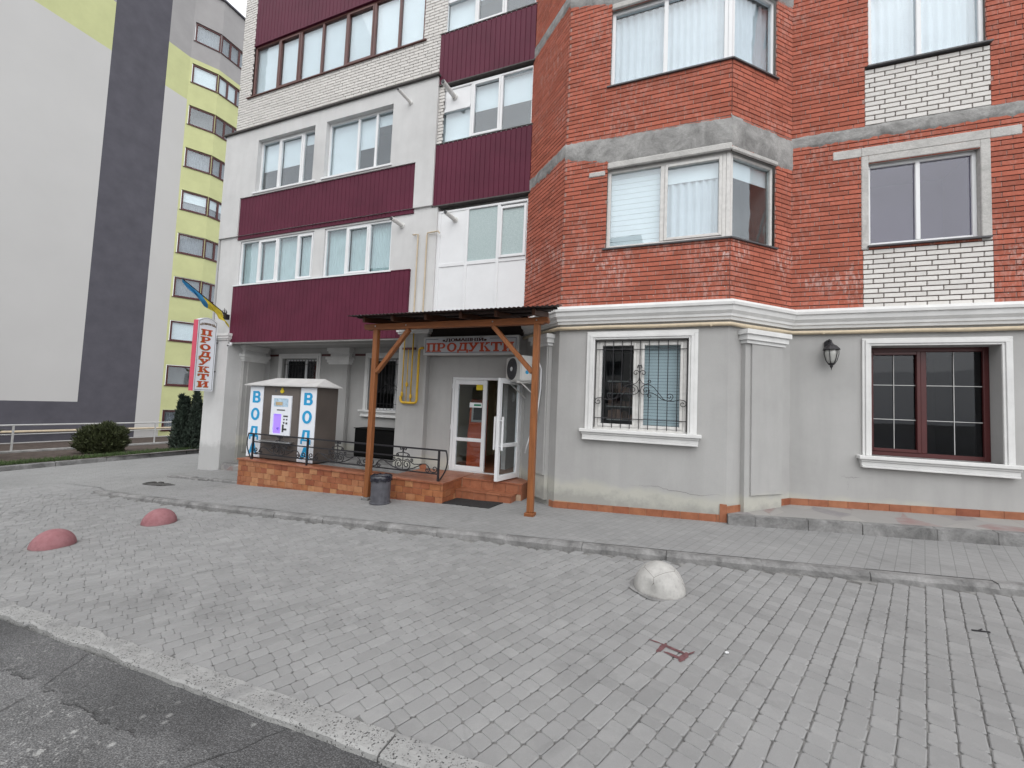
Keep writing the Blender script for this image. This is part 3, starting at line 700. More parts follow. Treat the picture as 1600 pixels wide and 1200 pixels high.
# pale surround of the right window
m = MB(); u0, u1, z0, z1 = winW[0]
m.fbox(FW, 2.69, u0, -.1, .028, 4.19, 5.66); m.fbox(FW, u1, 4.17, -.1, .028, 4.19, 5.66); m.fbox(FW, u0, u1, -.1, .028, z1, 5.66); m.fbox(FW, 2.33, 2.69, .0, .026, 5.66, 5.80); m.fbox(FW, 2.69, 4.17, .0, .027, 5.662, 5.80); m.fbox(FW, 4.17, 4.5, .0, .026, 5.66, 5.80)
m.build('window_surround', 'concrete_light', bld, bevel=.008)

# ------------------------------------------------------------------ windows
def curtain(par, fr, u0, u1, z0, z1, d, mat, amp=.018, wl_=.11, name='curtain'):
    m = MB(); n = max(8, int((u1-u0)/.018)); rr = random.Random(int(u0*100+z0*10)); ph = rr.uniform(0, 6)
    for i in range(n+1):
        u = u0+(u1-u0)*i/n; dd = d+amp*math.sin(u/wl_*6.28+ph+1.3*math.sin(u*5+ph))
        m.v += [fr.p(u, dd, z0), fr.p(u, dd*1.0, z1)]
    m.f = [(2*i, 2*i+2, 2*i+3, 2*i+1) for i in range(n)]
    return m.build(name, mat, par, fix=False, smooth=True)
def blind(par, fr, u0, u1, z0, z1, d, mat, step=.09):
    m = MB(); z = z1
    while z > z0: m.fbox(fr, u0, u1, d-.008, d, max(z-step+.006, z0), z); z -= step
    return m.build('blind', mat, par)
def window(fr, u0, u1, z0, z1, rec, mulls=(), bays=(), mat='pvc', fw=.055, glass='glass', par=None, fd=.07, room=.7, name='window'):
    par = par or bld
    m = MB(); d0, d1 = -rec-fd, -rec
    m.fbox(fr, u0, u0+fw, d0, d1, z0, z1); m.fbox(fr, u1-fw, u1, d0, d1, z0, z1)
    m.fbox(fr, u0+fw, u1-fw, d0, d1, z0, z0+fw); m.fbox(fr, u0+fw, u1-fw, d0, d1, z1-fw, z1)
    for q in mulls: m.fbox(fr, q-fw*.55, q+fw*.55, d0+.002, d1+.003, z0+fw, z1-fw)
    w = m.build(name, mat, par, bevel=.006)
    r = MB(); a, b, c, e = u0+.01, u1-.01, z0+.01, z1-.01; D = d0-room
    P = lambda u, d, z: fr.p(u, d, z)
    r.quad(P(a, D, c), P(b, D, c), P(b, D, e), P(a, D, e))
    for (x, y), (s, t) in (((a, c), (b, c)), ((b, c), (b, e)), ((b, e), (a, e)), ((a, e), (a, c))): r.quad(P(x, d0, y), P(s, d0, t), P(s, D, t), P(x, D, y))
    r.build('room', 'room', w, fix=False)
    ed = [u0+fw]+[x for q in mulls for x in (q-fw*.55, q+fw*.55)]+[u1-fw]
    for i in range(0, len(ed), 2):
        a, b = ed[i], ed[i+1]; bay = bays[i//2] if i//2 < len(bays) else ''
        c, e = z0+fw, z1-fw
        if 's' in bay:
            s = MB(); k = .045
            s.fbox(fr, a, a+k, d0+.015, d1+.014, c, e); s.fbox(fr, b-k, b, d0+.015, d1+.014, c, e); s.fbox(fr, a+k, b-k, d0+.015, d1+.014, c, c+k); s.fbox(fr, a+k, b-k, d0+.015, d1+.014, e-k, e)
            s.build('sash', mat, w, bevel=.005); a += k; b -= k; c += k; e -= k
        gm = glass
        if 'X' in bay: continue
        if 'F' in bay: MB().fbox(fr, a, b, d0+.03, d0+.04, c, e).build('pane', 'frost', w)
        elif 'P' in bay: MB().fbox(fr, a, b, d0+.03, d0+.045, c, e).build('infill_panel', 'pvc', w)
        else: MB().fbox(fr, a, b, d0+.030, d0+.036, c, e).build('pane', gm, w)
        cd = d0-.06
        A, B = a-.03, b+.03
        if 'c' in bay: curtain(w, fr, A, B, c-.03, e+.03, cd, 'sheer')
        if 'G' in bay: curtain(w, fr, A, B, c-.03, e+.03, cd-.05, 'grey_sheer')
        if 't' in bay: curtain(w, fr, A, B, c-.03, e+.03, cd, 'teal', .012, .08)
        if 'r' in bay:
            f = .45 if 'R' not in bay else .0
            if '1' in bay: f = .8
            MB().fbox(fr, A, B, cd+.02, cd+.024, c+(e-c)*f, e+.03).build('roller_blind', 'roller', w)
        if 'b' in bay: blind(w, fr, A, B, c-.02, e+.03, cd+.02, 'roller')
        if 'g' in bay: blind(w, fr, A, B, c-.02, e+.03, cd+.02, 'grey_blind', .05)
    return w
def sill(par, fr, u0, u1, z, d=.06, mat='mortar_grey', back=-.12, t=.018):
    m = MB(); q = lambda u: [fr.p(u, back, z+.03), fr.p(u, d, z+.004), fr.p(u, d, z-t), fr.p(u, back, z-t)]
    m.prism(q(u0), q(u1)); m.build('sill', mat, par)
MT['dark_metal'] = simple('dark_flashing', (.07, .07, .075), .45, .1, 6, 0)
for k, s in enumerate(SILLS):
    w = window(FB, -1.05, .735, s, s+1.36, .035, [-.18], ['b' if k == 0 else 'c', 'src1' if k == 0 else 'c'], 'pvc_old' if k == 0 else 'pvc', .06)
    sill(w, FB, -1.10, .800, s, .05, 'dark_metal')
    w = window(FRD, .05, .955, s, s+1.34, .035, [], ['c' if k else 'r1'], 'pvc_old' if k == 0 else 'pvc', .045, room=.5)
    sill(w, FRD, -.01, .99, s, .05, 'dark_metal')
    MB().add([FB.p(.735, -.03, s), FB.p(.785, -.03, s), FRD.p(.05, -.03, s), FB.p(.735, -.10, s), FB.p(.735, -.03, s+1.36), FB.p(.785, -.03, s+1.36), FRD.p(.05, -.03, s+1.36), FB.p(.735, -.10, s+1.36)],
             [(0, 1, 5, 4), (1, 2, 6, 5), (2, 3, 7, 6), (3, 0, 4, 7), (0, 3, 2, 1), (4, 5, 6, 7)]).build('corner_post', 'pvc_old' if k == 0 else 'pvc', w)
w = window(FW, *winW[0], .06, [3.40], ['', ''], 'pvc', .05, 'glass_violet'); sill(w, FW, 2.76, 4.15, 4.235, .07, 'dark_metal')
for q in winW[1:]:
    w = window(FW, *q, .03, [3.42], ['c', 'c'], 'pvc', .055); sill(w, FW, 2.76, 4.20, q[2]-.01, .07, 'dark_metal')
# left wing
w = window(FL2, *lw1[0], .03, [-10.45, -9.75, -9.04], ['t', 'ts', 't', 'ts'], 'pvc', .05); w2 = window(FL2, *lw1[1], .03, [-7.43, -6.75], ['t', 'ts', 't'], 'pvc', .05)
sill(w, FL2, -11.25, -6.0, 4.56, .07, 'pvc', -.03, .03)
w = window(FLW, *lw2[0], .11, [-9.98, -9.12], ['r', 'rs', 'r1'], 'pvc', .055); sill(w, FLW, -10.75, -8.5, 7.10, .03, 'pvc', -.14, .04)
w = window(FLW, *lw2[1], .11, [-7.30, -6.75], ['rR', 'r', 'r1'], 'pvc', .055); sill(w, FLW, -8.3, -6.15, 7.10, .03, 'pvc', -.14, .04)
w = window(FLB, *winBr, .02, [-10.27, -9.47, -8.69, -7.89, -7.0, -6.24], ['rR', 'rRs', 'rR', 'rR', 'rRs', 'rR', 'rR'], 'brown_frame', .06); sill(w, FLB, -11.36, -5.42, 9.97, .06, 'brown_frame', -.05, .02)
# loggia stack in the middle
FMD = Fr(0, 7.64, 1, 0)
def loggia_lower():
    w = window(FMD, -4.97, -2.74, 3.34, 5.82, .0, [], ['X'], 'pvc', .05)
    m = MB()
    for q in (-4.15, -3.41): m.fbox(FMD, q-.035, q+.035, -.06, .004, 3.39, 5.77)
    for a, b in ((-4.80, -4.185), (-4.115, -3.445), (-3.375, -2.79)): m.fbox(FMD, a, b, -.06, .003, 4.55, 4.63)
    m.fbox(FMD, -4.92, -4.80, -.06, .002, 3.39, 5.77); m.build('mullion', 'pvc', w, bevel=.005)
    for a, b in ((-4.80, -4.185), (-4.115, -3.445), (-3.375, -2.79)):
        MB().fbox(FMD, a, b, -.05, -.012, 3.39, 4.55).build('infill_panel', 'pvc', w)
    MB().fbox(FMD, -4.80, -4.185, -.05, -.012, 4.63, 5.77).build('infill_panel', 'pvc', w)
    MB().fbox(FMD, -4.115, -3.445, -.05, -.03, 4.63, 5.77).build('pane', 'frost', w)
    s = MB(); k = .055
    for a, b, c, e in ((-3.375, -3.32, 4.63, 5.72), (-2.845, -2.79, 4.63, 5.72), (-3.32, -2.845, 4.63, 4.685), (-3.32, -2.845, 5.665, 5.72)): s.fbox(FMD, a, b, -.03, .03, c, e)
    s.build('sash', 'pvc', w, bevel=.005); MB().fbox(FMD, -3.32, -2.845, -.02, -.01, 4.685, 5.665).build('pane', 'frost', w)
loggia_lower()
for z in (7.36, 9.96):
    w = window(FMD, -4.95, -2.74, z, z+1.30, .0, [-4.18, -3.47], ['', 's', ''], 'pvc', .05)
    MB().fbox(FMD, -4.89, -4.22, -.055, -.02, z+.80, z+1.25).build('infill_panel', 'pvc', w)
    m = MB(); m.fbox(FMD, -4.89, -4.22, -.06, .003, z+.74, z+.80); m.build('transom', 'pvc', w)
    for a, b, f in ((-4.93, -4.18, .0), (-4.16, -3.50, .52), (-3.46, -2.76, .50)): MB().fbox(FMD, a, b, -.13, -.126, z+.05+1.2*f, z+1.25).build('roller_blind', 'roller', w)
    sill(w, FMD, -4.98, -2.73, z, .05, 'pvc', -.02, .03)
# maroon profiled sheet
def profiled(fr, u0, u1, z0, z1, d, pitch, side=0.):
    m = MB(); u = u0; prof_ = []
    while u < u1:
        for du, dd in ((0, 0), (pitch*.80, 0), (pitch*.86, -.010), (pitch*.94, -.010)):
            if u+du <= u1: prof_.append((u+du, d+dd))
        u += pitch
    prof_.append((u1, d))
    for q, dd in prof_: m.v += [fr.p(q, dd, z0), fr.p(q, dd, z1)]
    m.f = [(2*i, 2*i+2, 2*i+3, 2*i+1) for i in range(len(prof_)-1)]
    k = len(m.v); m.v += [fr.p(u0, -.1, z0), fr.p(u0, -.1, z1), fr.p(u1, -.1, z0), fr.p(u1, -.1, z1)]
    e = 2*len(prof_)-2; m.f += [(k, 0, 1, k+1), (e, k+2, k+3, e+1)]
    o = m.build('balcony_cladding', 'maroon', bld, fix=False)
    for a, b in ((z1, z1+.02), (z0-.025, z0)): MB().fbox(fr, u0-.01, u1+.01, -.1, d+.010, a, b).build('edge_trim', 'maroon' if d < .03 else 'mortar_grey', o)
    return o
profiled(FLW, -11.25, -5.50, 2.985, 4.53, .0, .125); profiled(FLW, -11.25, -5.50, 5.87, 7.03, -.03, .125); profiled(FLB, -11.22, -5.50, 11.50, 13.0, .02, .125)
for z in (5.94, 8.74): profiled(FMD, -5.02, -2.73, z, z+1.40 if z < 8 else z+1.20, .05, .115)
profiled(FMD, -5.02, -2.73, 11.34, 12.6, .05, .115)
m = MB(); m.box(-11.25, -5.5, 7.53, 7.60, 2.955, 2.983); m.build('panel_base_trim', 'pvc_old', bld)

# stucco casings of the ground floor windows
def casing(w, fr, u0, u1, z0, z1, wd=.13, s0=None, s1=None):
    m = MB()
    for k, (o, i, d) in enumerate(((wd, .075, .030), (.075, .03, .045), (.03, 0, .030))):
        m.fbox(fr, u0-o, u0-i, 0, d, z0, z1+i); m.fbox(fr, u1+i, u1+o, 0, d, z0, z1+i); m.fbox(fr, u0-o, u1+o, 0, d, z1+i, z1+o)
    m.build('casing', 'trim', w, bevel=.004)
    s = MB(); a, b = (u0-wd-.07 if s0 is None else s0), (u1+wd+.06 if s1 is None else s1)
    for da, d, t0, t1 in ((0, .13, -.05, 0), (.03, .095, -.085, -.05), (.04, .075, -.145, -.085), (.045, .095, -.175, -.145)): s.fbox(fr, a+da, b-da, -.02 if t1 else -.1, d, z0+t0, z0+t1)
    s.build('sill', 'trim', w, bevel=.005)
def grille(w, fr, u0, u1, z0, z1, d, nb=9, motif=True):
    m = MB(); r = .007
    for i in range(nb+2): 
        u = u0+(u1-u0)*i/(nb+1); m.tube([fr.p(u, d, z0), fr.p(u, d, z1)], r, 6)
    for z in (z0+.11*(z1-z0), z1-.10*(z1-z0), z1): m.tube([fr.p(u0, d, z), fr.p(u1, d, z)], r, 6)
    if motif:
        c = (u0+u1)/2; zc = (z0+z1)/2; k = (u1-u0)/1.4
        P = lambda x, z: fr.p(c+x*k, d+.012, zc+z*k)
        for s in (-1, 1):
            sp = lambda cx, cz, r0_, a0, tr, dr: [(cx+r0_*(1-.78*t)*math.cos(a0+dr*t*tr*6.283), cz+r0_*(1-.78*t)*math.sin(a0+dr*t*tr*6.283)) for t in lsp(0, 1, 22)]
            curves = [
                sp(.055, .185, .05, math.pi, 1.1, -1)+[],
                [(.0, .14), (.012, .07), (.05, .02), (.10, .005), (.14, .03)]+sp(.145, .055, .03, -1.2, 1.0, 1),
                [(.01, -.12), (.03, -.04), (.09, -.0), (.16, -.005), (.22, -.04), (.30, -.14), (.36, -.22), (.42, -.25), (.50, -.255), (.55, -.24), (.60, -.225), (.66, -.235)]+sp(.645, -.29, .055, .9, 1.1, -1),
                [(.0, -.08), (.03, -.14), (.08, -.165), (.13, -.15)]+sp(.10, -.09, .055, -.6, 1.2, 1),
                sp(.16, -.175, .035, 2.6, 1.0, 1)[::-1]+[(.155, -.125), (.20, -.13), (.26, -.165), (.34, -.225), (.42, -.25), (.48, -.235), (.50, -.19)]+sp(.455, -.18, .05, -.2, 1.2, 1)]
            for cv in curves: m.tube([P(s*x, z) for x, z in cv], .0065, 6)
        m.tube([P(0, -.2), P(0, .28)], .009, 6)
        for x, z in ((0, .30), (.03, .28), (-.03, .28), (0, .265), (.02, .305), (-.02, .305)): m.lathe(P(x, z), [(.001, -.018), (.014, 0), (.001, .018)], 6)
        m.lathe(P(0, .03), [(.001, -.025), (.016, 0), (.001, .025)], 6)
    return m.build('grille', 'iron', w, fix=False)
w = window(FB, *gb, .055, [-.475], ['s', 'sg'], 'pvc_old', .07, room=1.6); casing(w, FB, gb[0], gb[1], gb[2]+.02, gb[3]-.02); grille(w, FB, -1.15, .235, 1.30, 2.71, -.02)
sh = MB()
for z in (1.42, 1.66, 1.9, 2.12): sh.fbox(FB, -1.08, -.52, -1.2, -.9, z-.015, z)
sh.build('shop_shelf', 'pvc_old', w); gd = MB(); rr = random.Random(5)
for z in (1.42, 1.66, 1.9):
    u = -1.06
    while u < -.56: q = rr.uniform(.04, .09); gd.fbox(FB, u, u+q-.01, -1.15, -.93, z+.001, z+rr.uniform(.08, .19)); u += q
gdo = gd.build('goods', simple('mixed_goods', (.22, .13, .10), .5, .3, 9, 0, isl=.7), w)
w = window(FW, *gr, .22, [3.51], ['s', ''], 'dark_frame', .065, 'glass_dark', room=1.2); casing(w, FW, gr[0], gr[1], gr[2], gr[3], .11)
m = MB()
for a, b in ((2.91, 3.43), (3.555, 4.17)):
    for z in (1.62, 2.14): m.fbox(FW, a, b, -.250, -.242, z-.005, z+.005)
    m.fbox(FW, (a+b)/2-.004, (a+b)/2+.004, -.249, -.241, 1.14, 2.64)
m.build('glazing_bar', 'galv', w)
for q in rw:
    w = window(FBK, *q, .12, [(q[0]+q[1])/2+.12], ['', ''], 'pvc', .06, 'glass_dark', room=.9); casing(w, FBK, *q, .14); grille(w, FBK, q[0]+.04, q[1]-.04, q[2]+.03, q[3]-.03, -.04, 10)
m = MB(); m.fbox(FBK, -11.28, -10.86, 0, .02, 2.76, 2.82); m.fbox(FBK, -9.19, -8.86, 0, .02, 2.76, 2.82); m.fbox(FBK, -8.0, -7.66, 0, .02, 2.76, 2.82); m.build('lintel_strip', 'dark_frame', bld)

# orange skirting tiles along the bay and the right wall
sk = MB(); sk_root = sk.fbox(FB, -1.77, .77, 0, .002, -.2, .05).build('skirting', 'grout', bld)
def skirt(fr, u0, u1, zf, h, w0=.245):
    u = u0
    while u < u1-.01:
        b = min(u+w0, u1); za, zb = zf(u), zf(b); q = lambda u_, z: [fr.p(u_, .016, z-.25), fr.p(u_, .002, z-.25), fr.p(u_, .002, z+h), fr.p(u_, .013, z+h)]
        MB().prism(q(u+.002, za), q(b-.002, zb)).build('skirting_tile', 'tile_skirt', sk_root); u = b
skirt(FB, -1.785, .70, lambda u: gz(u)+.0, .105); skirt(FB, .70, .797, lambda u: .16, .13, .1); skirt(FLD, DL-.14, DL+.008, lambda u: gz(-1.85), .105, .16)
skirt(FRD, -.01, DL, lambda u: TZ(.785+u*CB, BYF+u*SB), .10); skirt(FW, 1.78, 8.4, lambda u: TZ(u, 7.65), .10)

# hairline cracks in the plaster
def crack(fr, pts, seed):
    r = random.Random(seed); m = MB(); P = []
    for (a, b), (c, e) in zip(pts, pts[1:]):
        for t in lsp(0, 1, 7)[:-1]: P.append((a+(c-a)*t+r.uniform(-.006, .006), b+(e-b)*t+r.uniform(-.012, .012)))
    P.append(pts[-1])
    for i, ((a, b), (c, e)) in enumerate(zip(P, P[1:])):
        w0, w1 = .0018*math.sin(math.pi*(i+.2)/len(P)), .0018*math.sin(math.pi*min(1, (i+1.2)/len(P)))
        m.quad(fr.p(a, .0025, b-w0), fr.p(c, .0025, e-w1), fr.p(c, .0025, e+w1), fr.p(a, .0025, b+w0))
    m.build('plaster_crack', 'mortar_grey', bld, fix=False)
crack(FW, [(2.42, .74), (2.55, .72), (2.68, .74)], 1); crack(FW, [(2.5, .73), (2.52, .60), (2.52, .50)], 2); crack(FB, [(-.55, .42), (-.2, .45), (.1, .40), (.45, .38), (.77, .42)], 3)
# boiler flues through the wall
for x, y, z, l, g in ((-5.72, 7.55, 8.47, .42, .035), (-4.62, 7.66, 8.42, .45, .05), (-5.80, 7.6, 5.60, .34, .045), (-4.45, 7.66, 5.58, .36, .045)):
    f = MB().tube([(x, y, z), (x-.02, y-l*.5, z+.012), (x-.04, y-l, z+.02)], g, 14).build('flue_pipe', 'ac_white', bld, smooth=False)
    MB().tube([(x-.038, y-l+.03, z+.02), (x-.04, y-l-.02, z+.02)], g*.8, 12).build('flue_nozzle', 'ac_dark', f)
    MB().tube([(x, y-.02, z), (x, y+.01, z)], g*1.5, 14).build('collar', 'ac_white', f)
# painted-over risers on the plaster
m = MB(); m.tube([(-5.42, 7.50, 5.30), (-5.42, 7.565, 5.33), (-5.33, 7.565, 5.33), (-5.33, 7.565, 3.0)], .016, 8); m.build('riser_pipe', 'cream_pipe', bld)
m = MB(); m.tube([(-5.10, 7.57, 3.0), (-5.10, 7.57, 5.28), (-5.08, 7.56, 5.33), (-4.80, 7.54, 5.33), (-4.76, 7.54, 5.28)], .016, 8); m.build('riser_pipe', 'cream_pipe', bld)

# ------------------------------------------------------------------ shop door and the room behind it
def leaf(par, fr, u0, u1, z0, z1, name='door_leaf'):
    m = MB(); s = .085
    m.fbox(fr, u0, u0+s, -.03, .03, z0, z1); m.fbox(fr, u1-s, u1, -.03, .03, z0, z1)
    for a, b in ((z0, z0+.10), (.82, .89), (z1-.09, z1)): m.fbox(fr, u0+s, u1-s, -.028, .028, a, b)
    l = m.build(name, 'pvc', par, bevel=.006)
    for a, b in ((z0+.10, .82), (.89, z1-.09)): MB().fbox(fr, u0+s, u1-s, -.004, .004, a, b).build('pane', 'glass', par)
    return l
m = MB(); FDD = Fr(0, 7.60, 1, 0)
m.fbox(FDD, -4.27, -4.215, -.05, .03, .20, 2.14); m.fbox(FDD, -2.755, -2.70, -.05, .03, .20, 2.14); m.fbox(FDD, -4.215, -2.755, -.05, .03, 2.085, 2.14); m.fbox(FDD, -4.215, -2.755, -.05, .03, .195, .215)
door = m.build('shop_door', 'pvc', bld, bevel=.005)
leaf(door, FDD, -4.21, -3.475, .22, 2.08)
FO = Fr(-2.735, 7.555, -.20, -.980); leaf(door, FO, .02, .76, .22, 2.08)
for d in (-.085, .085):
    h = MB().tube([FO.p(.715, d, .78), FO.p(.715, d, 1.38)], .021, 10)
    for z in (.85, 1.31): h.tube([FO.p(.715, 0, z), FO.p(.715, d, z)], .011, 8)
    h.build('handle', 'pvc', door)
m = MB()
for z in (.35, 1.1, 1.95): m.fbox(FDD, -4.285, -4.262, .03, .045, z-.05, z+.05)
m.build('hinge', 'pvc', door)
MT['yellow_print'] = simple('yellow_sticker', (.65, .50, .02), .5, .05, 4, 0); MT['green_print'] = simple('green_sticker', (.03, .22, .12), .5, .05, 4, 0)
MB().fbox(FDD, -3.72, -3.58, .0046, .006, 1.88, 2.0).build('sticker', 'yellow_print', door)
st = MB().fbox(FDD, -3.86, -3.58, .0046, .006, 1.52, 1.62).build('sticker', 'pvc', door); MB().fbox(FDD, -3.76, -3.60, .0062, .0066, 1.55, 1.59).build('sticker_print', 'green_print', door)
r = MB(); x0, x1, y0, y1, z0, z1 = -4.62, -2.1, 7.70, 10.6, .205, 2.85
r.quad((x0, y1, z0), (x1, y1, z0), (x1, y1, z1), (x0, y1, z1)); r.quad((x0, y0, z0), (x0, y1, z0), (x0, y1, z1), (x0, y0, z1)); r.quad((x1, y0, z0), (x1, y1, z0), (x1, y1, z1), (x1, y0, z1)); r.quad((x0, y0, z1), (x1, y0, z1), (x1, y1, z1), (x0, y1, z1))
r.quad((x0, y0, z0), (door_o[0], y0, z0), (door_o[0], y0, z1), (x0, y0, z1)); r.quad((door_o[1], y0, z0), (x1, y0, z0), (x1, y0, z1), (door_o[1], y0, z1))
r.build('shop_room_wall', 'shop_wall', bld, fix=False)
MB().box(x0, x1, 7.56, y1, .15, .204).build('shop_floor', 'tile_plain', bld)
MB().box(-3.62, -3.38, 8.9, 9.2, .205, 2.8).build('shop_partition', 'shop_wall', bld)
MB().box(-3.40, -3.30, 8.3, 8.9, .205, 2.3).build('shop_inner_door', 'pvc_old', bld)
sg = MB().add([(-3.36+.13*math.cos(a), 8.60, 1.78+.13*math.sin(a)) for a in [R(22.5+45*k) for k in range(8)]], [tuple(range(8))])
sg.build('shop_wall_clock', 'pvc', bld, fix=False)
term = empty('payment_terminal', (-4.02, 8.35, .205), 'orange payment terminal with slanted screen behind the shop door glass', 'terminal')
fr = Fr(-4.02, 8.35, .95, .31)
m = MB()
side = [(-.20, .205), (.16, .205), (.16, .95), (.02, 1.15), (-.06, 1.62), (-.20, 1.70)]
m.prism([fr.p(-.20, d, z) for d, z in side], [fr.p(.20, d, z) for d, z in side]); m.build('cabinet', 'orange_plastic', term, bevel=.012)
scq = lambda u, t, o=.0: fr.p(u, .02-.08*t+o, 1.15+.47*t+o*.17)
MB().add([scq(-.15, .08, .006), scq(.15, .08, .006), scq(.15, .92, .006), scq(-.15, .92, .006)], [(0, 1, 2, 3)]).build('screen', 'pvc_old', term, fix=False)
MB().add([scq(-.11, .18, .010), scq(.11, .18, .010), scq(.11, .82, .010), scq(-.11, .82, .010)], [(0, 1, 2, 3)]).build('display', 'ac_dark', term, fix=False)

# ------------------------------------------------------------------ timber canopy
can = empty('timber_canopy', (-3.5, 6.08, -.1), 'brown timber porch canopy with corrugated roof over the shop entrance', 'canopy')
CY = 6.08
for x in (-5.07, -1.97):
    zb = gz(x)
    p = MB().box(x-.048, x+.048, CY-.048, CY+.048, zb+.05, 2.876).build('post', 'wood_z', can, bevel=.008)
    MB().box(x-.075, x+.075, CY-.075, CY+.075, zb-.01, zb+.05).build('post_foot', 'wood_x' if x > -3 else 'kerb', can, bevel=.008)
bm_ = [(-5.33, 2.92), (-5.30, 2.885), (-5.25, 2.875), (-1.88, 2.875), (-1.83, 2.90), (-1.80, 2.885), (-1.775, 2.92), (-1.79, 2.985), (-5.33, 2.985)]
MB().prism([(x, CY-.05, z) for x, z in bm_], [(x, CY+.05, z) for x, z in bm_]).build('beam', 'wood_x', can, bevel=.006)
for a, b in (((-5.02, CY, 2.10), (-4.36, CY, 2.87)), ((-2.02, CY, 2.12), (-2.72, CY, 2.87))): MB().bar(a, b, .07, .085, (0, 1, 0)).build('brace', 'wood_z', can, bevel=.005)
m = MB()
for x, z in ((-5.07, 2.94), (-4.40, 2.94), (-2.72, 2.94), (-1.97, 2.94)): m.tube([(x, CY-.05, z), (x, CY-.056, z)], .012, 10)
m.build('bolt', 'chrome', can)
zr = lambda y: 3.075+(y-5.72)*.135
for x in (-5.20, -4.58, -3.9, -3.23, -2.60, -1.97):
    ye = 7.5 if x < -2.7 else (7.2 if x < -2.2 else 6.62)
    MB().bar((x, 5.86, zr(5.86)-.062), (x, ye, zr(ye)-.062), .05, .10).build('rafter', 'rafter', can, bevel=.004)
for y in (5.92, 6.5, 7.1):
    xe = -1.62 if y < 6.1 else (-2.0 if y < 6.6 else -2.5)
    MB().box(-5.38, xe, y-.02, y+.05, zr(y)-.028, zr(y)-.008).build('batten', 'underside', can)
m = MB(); n = int((5.44-1.50)/.075*10); th = .004
def yback(x): return 7.5 if x < -2.75 else (7.5+(x+2.75)*-(7.5-6.55)/(.85) if x < -1.9 else max(5.75, 6.55-(x+1.9)*2.0))
for i in range(n+1):
    x = -5.44+(5.44-1.50)*i/n; w_ = .008*math.sin(x/.075*6.283)
    yb = yback(x)
    m.v += [(x, 5.70, zr(5.70)+w_), (x, yb, zr(yb)+w_), (x, 5.70, zr(5.70)+w_+th), (x, yb, zr(yb)+w_+th)]
for i in range(n):
    a, b = 4*i, 4*i+4; m.f += [(a, b, b+1, a+1), (a+2, a+3, b+3, b+2), (a, a+2, b+2, b), (a+1, b+1, b+3, a+3)]
m.build('roof_sheet', 'roof_sheet', can, fix=False, smooth=False)

# ------------------------------------------------------------------ entrance porch: tiled platform and steps
por = empty('entrance_porch', (-6, 6.4, -.3), 'raised entrance platform faced with mottled orange brick tiles and two steps', 'porch')
PF_, PZ = 6.30, .20
m = MB(); m.box(-8.76, -3.66, PF_+.012, 8.79, -.6, PZ-.03); m.box(-3.67, -2.46, 7.012, 7.54, -.4, PZ-.03); m.box(-3.67, -2.56, 6.762, 7.02, -.4, .0); m.build('core', 'grout', por)
m = MB(); m.box(-8.74, -3.68, 6.62, 8.79, PZ-.03, PZ-.004); m.build('floor_screed', 'kerb', por)
def tiles_row(u0, u1, w_, pfun, name, mat, off_=0.):
    u = u0-off_
    while u < u1-.005:
        a, b = max(u, u0), min(u+w_, u1)
        if b-a > .015: pfun(a+.003, b-.003).build(name, mat, por, bevel=.003)
        u += w_
rt_ = random.Random(11)
z = PZ-.035; k = 0
while z > -.5:                                                       # mottled front face
    x = -8.77 - (.1 if k % 2 else 0)
    while x < -3.65:
        w_ = rt_.choice([.17, .2, .2, .23]); a, b = max(x, -8.77), min(x+w_, -3.645)
        if b-a > .02 and z > gz(a)-.02:
            MB().box(a+.003, b-.003, PF_-rt_.uniform(0, .004), PF_+.014, max(z-.108, gz(a)-.03), z).build('face_tile', 'tile', por, bevel=.003)
        x += w_
    z -= .113; k += 1
z = PZ-.035; k = 0
while z > -.25:                                                      # return beside the steps
    y = PF_+.0 - (.1 if k % 2 else 0)
    while y < 7.0:
        a, b = max(y, PF_+.002), min(y+.2, 7.0)
        if b-a > .02: MB().box(-3.662, -3.645, a+.003, b-.003, max(z-.108, gz(-3.6)-.03), z).build('face_tile', 'tile', por, bevel=.003)
        y += .2
    z -= .113; k += 1
tiles_row(-8.80, -3.625, .30, lambda a, b: MB().box(a, b, PF_-.025, PF_+.32, PZ-.032, PZ), 'edge_tile', 'tile_plain')
for j in range(3):
    tiles_row(-4.84, -3.63, .30, lambda a, b: MB().box(a, b, PF_+.325+.30*j, PF_+.62+.30*j, PZ-.03, PZ), 'floor_tile', 'tile_plain')
tiles_row(-3.625, -2.42, .30, lambda a, b: MB().box(a, b, 6.985, 7.54, PZ-.03, PZ), 'step_tile', 'tile_plain')
tiles_row(-3.64, -2.45, .24, lambda a, b: MB().box(a, b, 6.998, 7.012, .005, PZ-.031), 'riser_tile', 'tile_plain', .07)
tiles_row(-3.64, -2.53, .30, lambda a, b: MB().box(a, b, 6.735, 6.997, -.002, .026), 'step_tile', 'tile_plain')
tiles_row(-3.64, -2.55, .24, lambda a, b: MB().box(a, b, 6.748, 6.762, -.30, -.004), 'riser_tile', 'tile_plain', .1)
tiles_row(6.76, 7.0, .24, lambda a, b: MB().box(-2.56, -2.545, a, b, -.30, -.004), 'riser_tile', 'tile_plain')
tiles_row(7.01, 7.54, .26, lambda a, b: MB().box(-2.46, -2.445, a, b, -.30, PZ-.031), 'riser_tile', 'tile_plain')
MB().box(-4.86, -4.70, PY-.012, PY, .205, .30).build('skirting_tile', 'tile_plain', por, bevel=.003)
# low worn step between the left pier and the platform
ls = MB(); ls.box(-11.15, -8.80, 7.55, 8.78, -.5, -.27).build
lso = tag(ls.build('low_step', 'kerb', bevel=.015), 'low worn concrete step between the left pier and the tiled platform', 'step')
MB().box(-11.14, -8.82, 7.53, 7.549, -.47, -.30).build('step_face', 'terrace', lso)

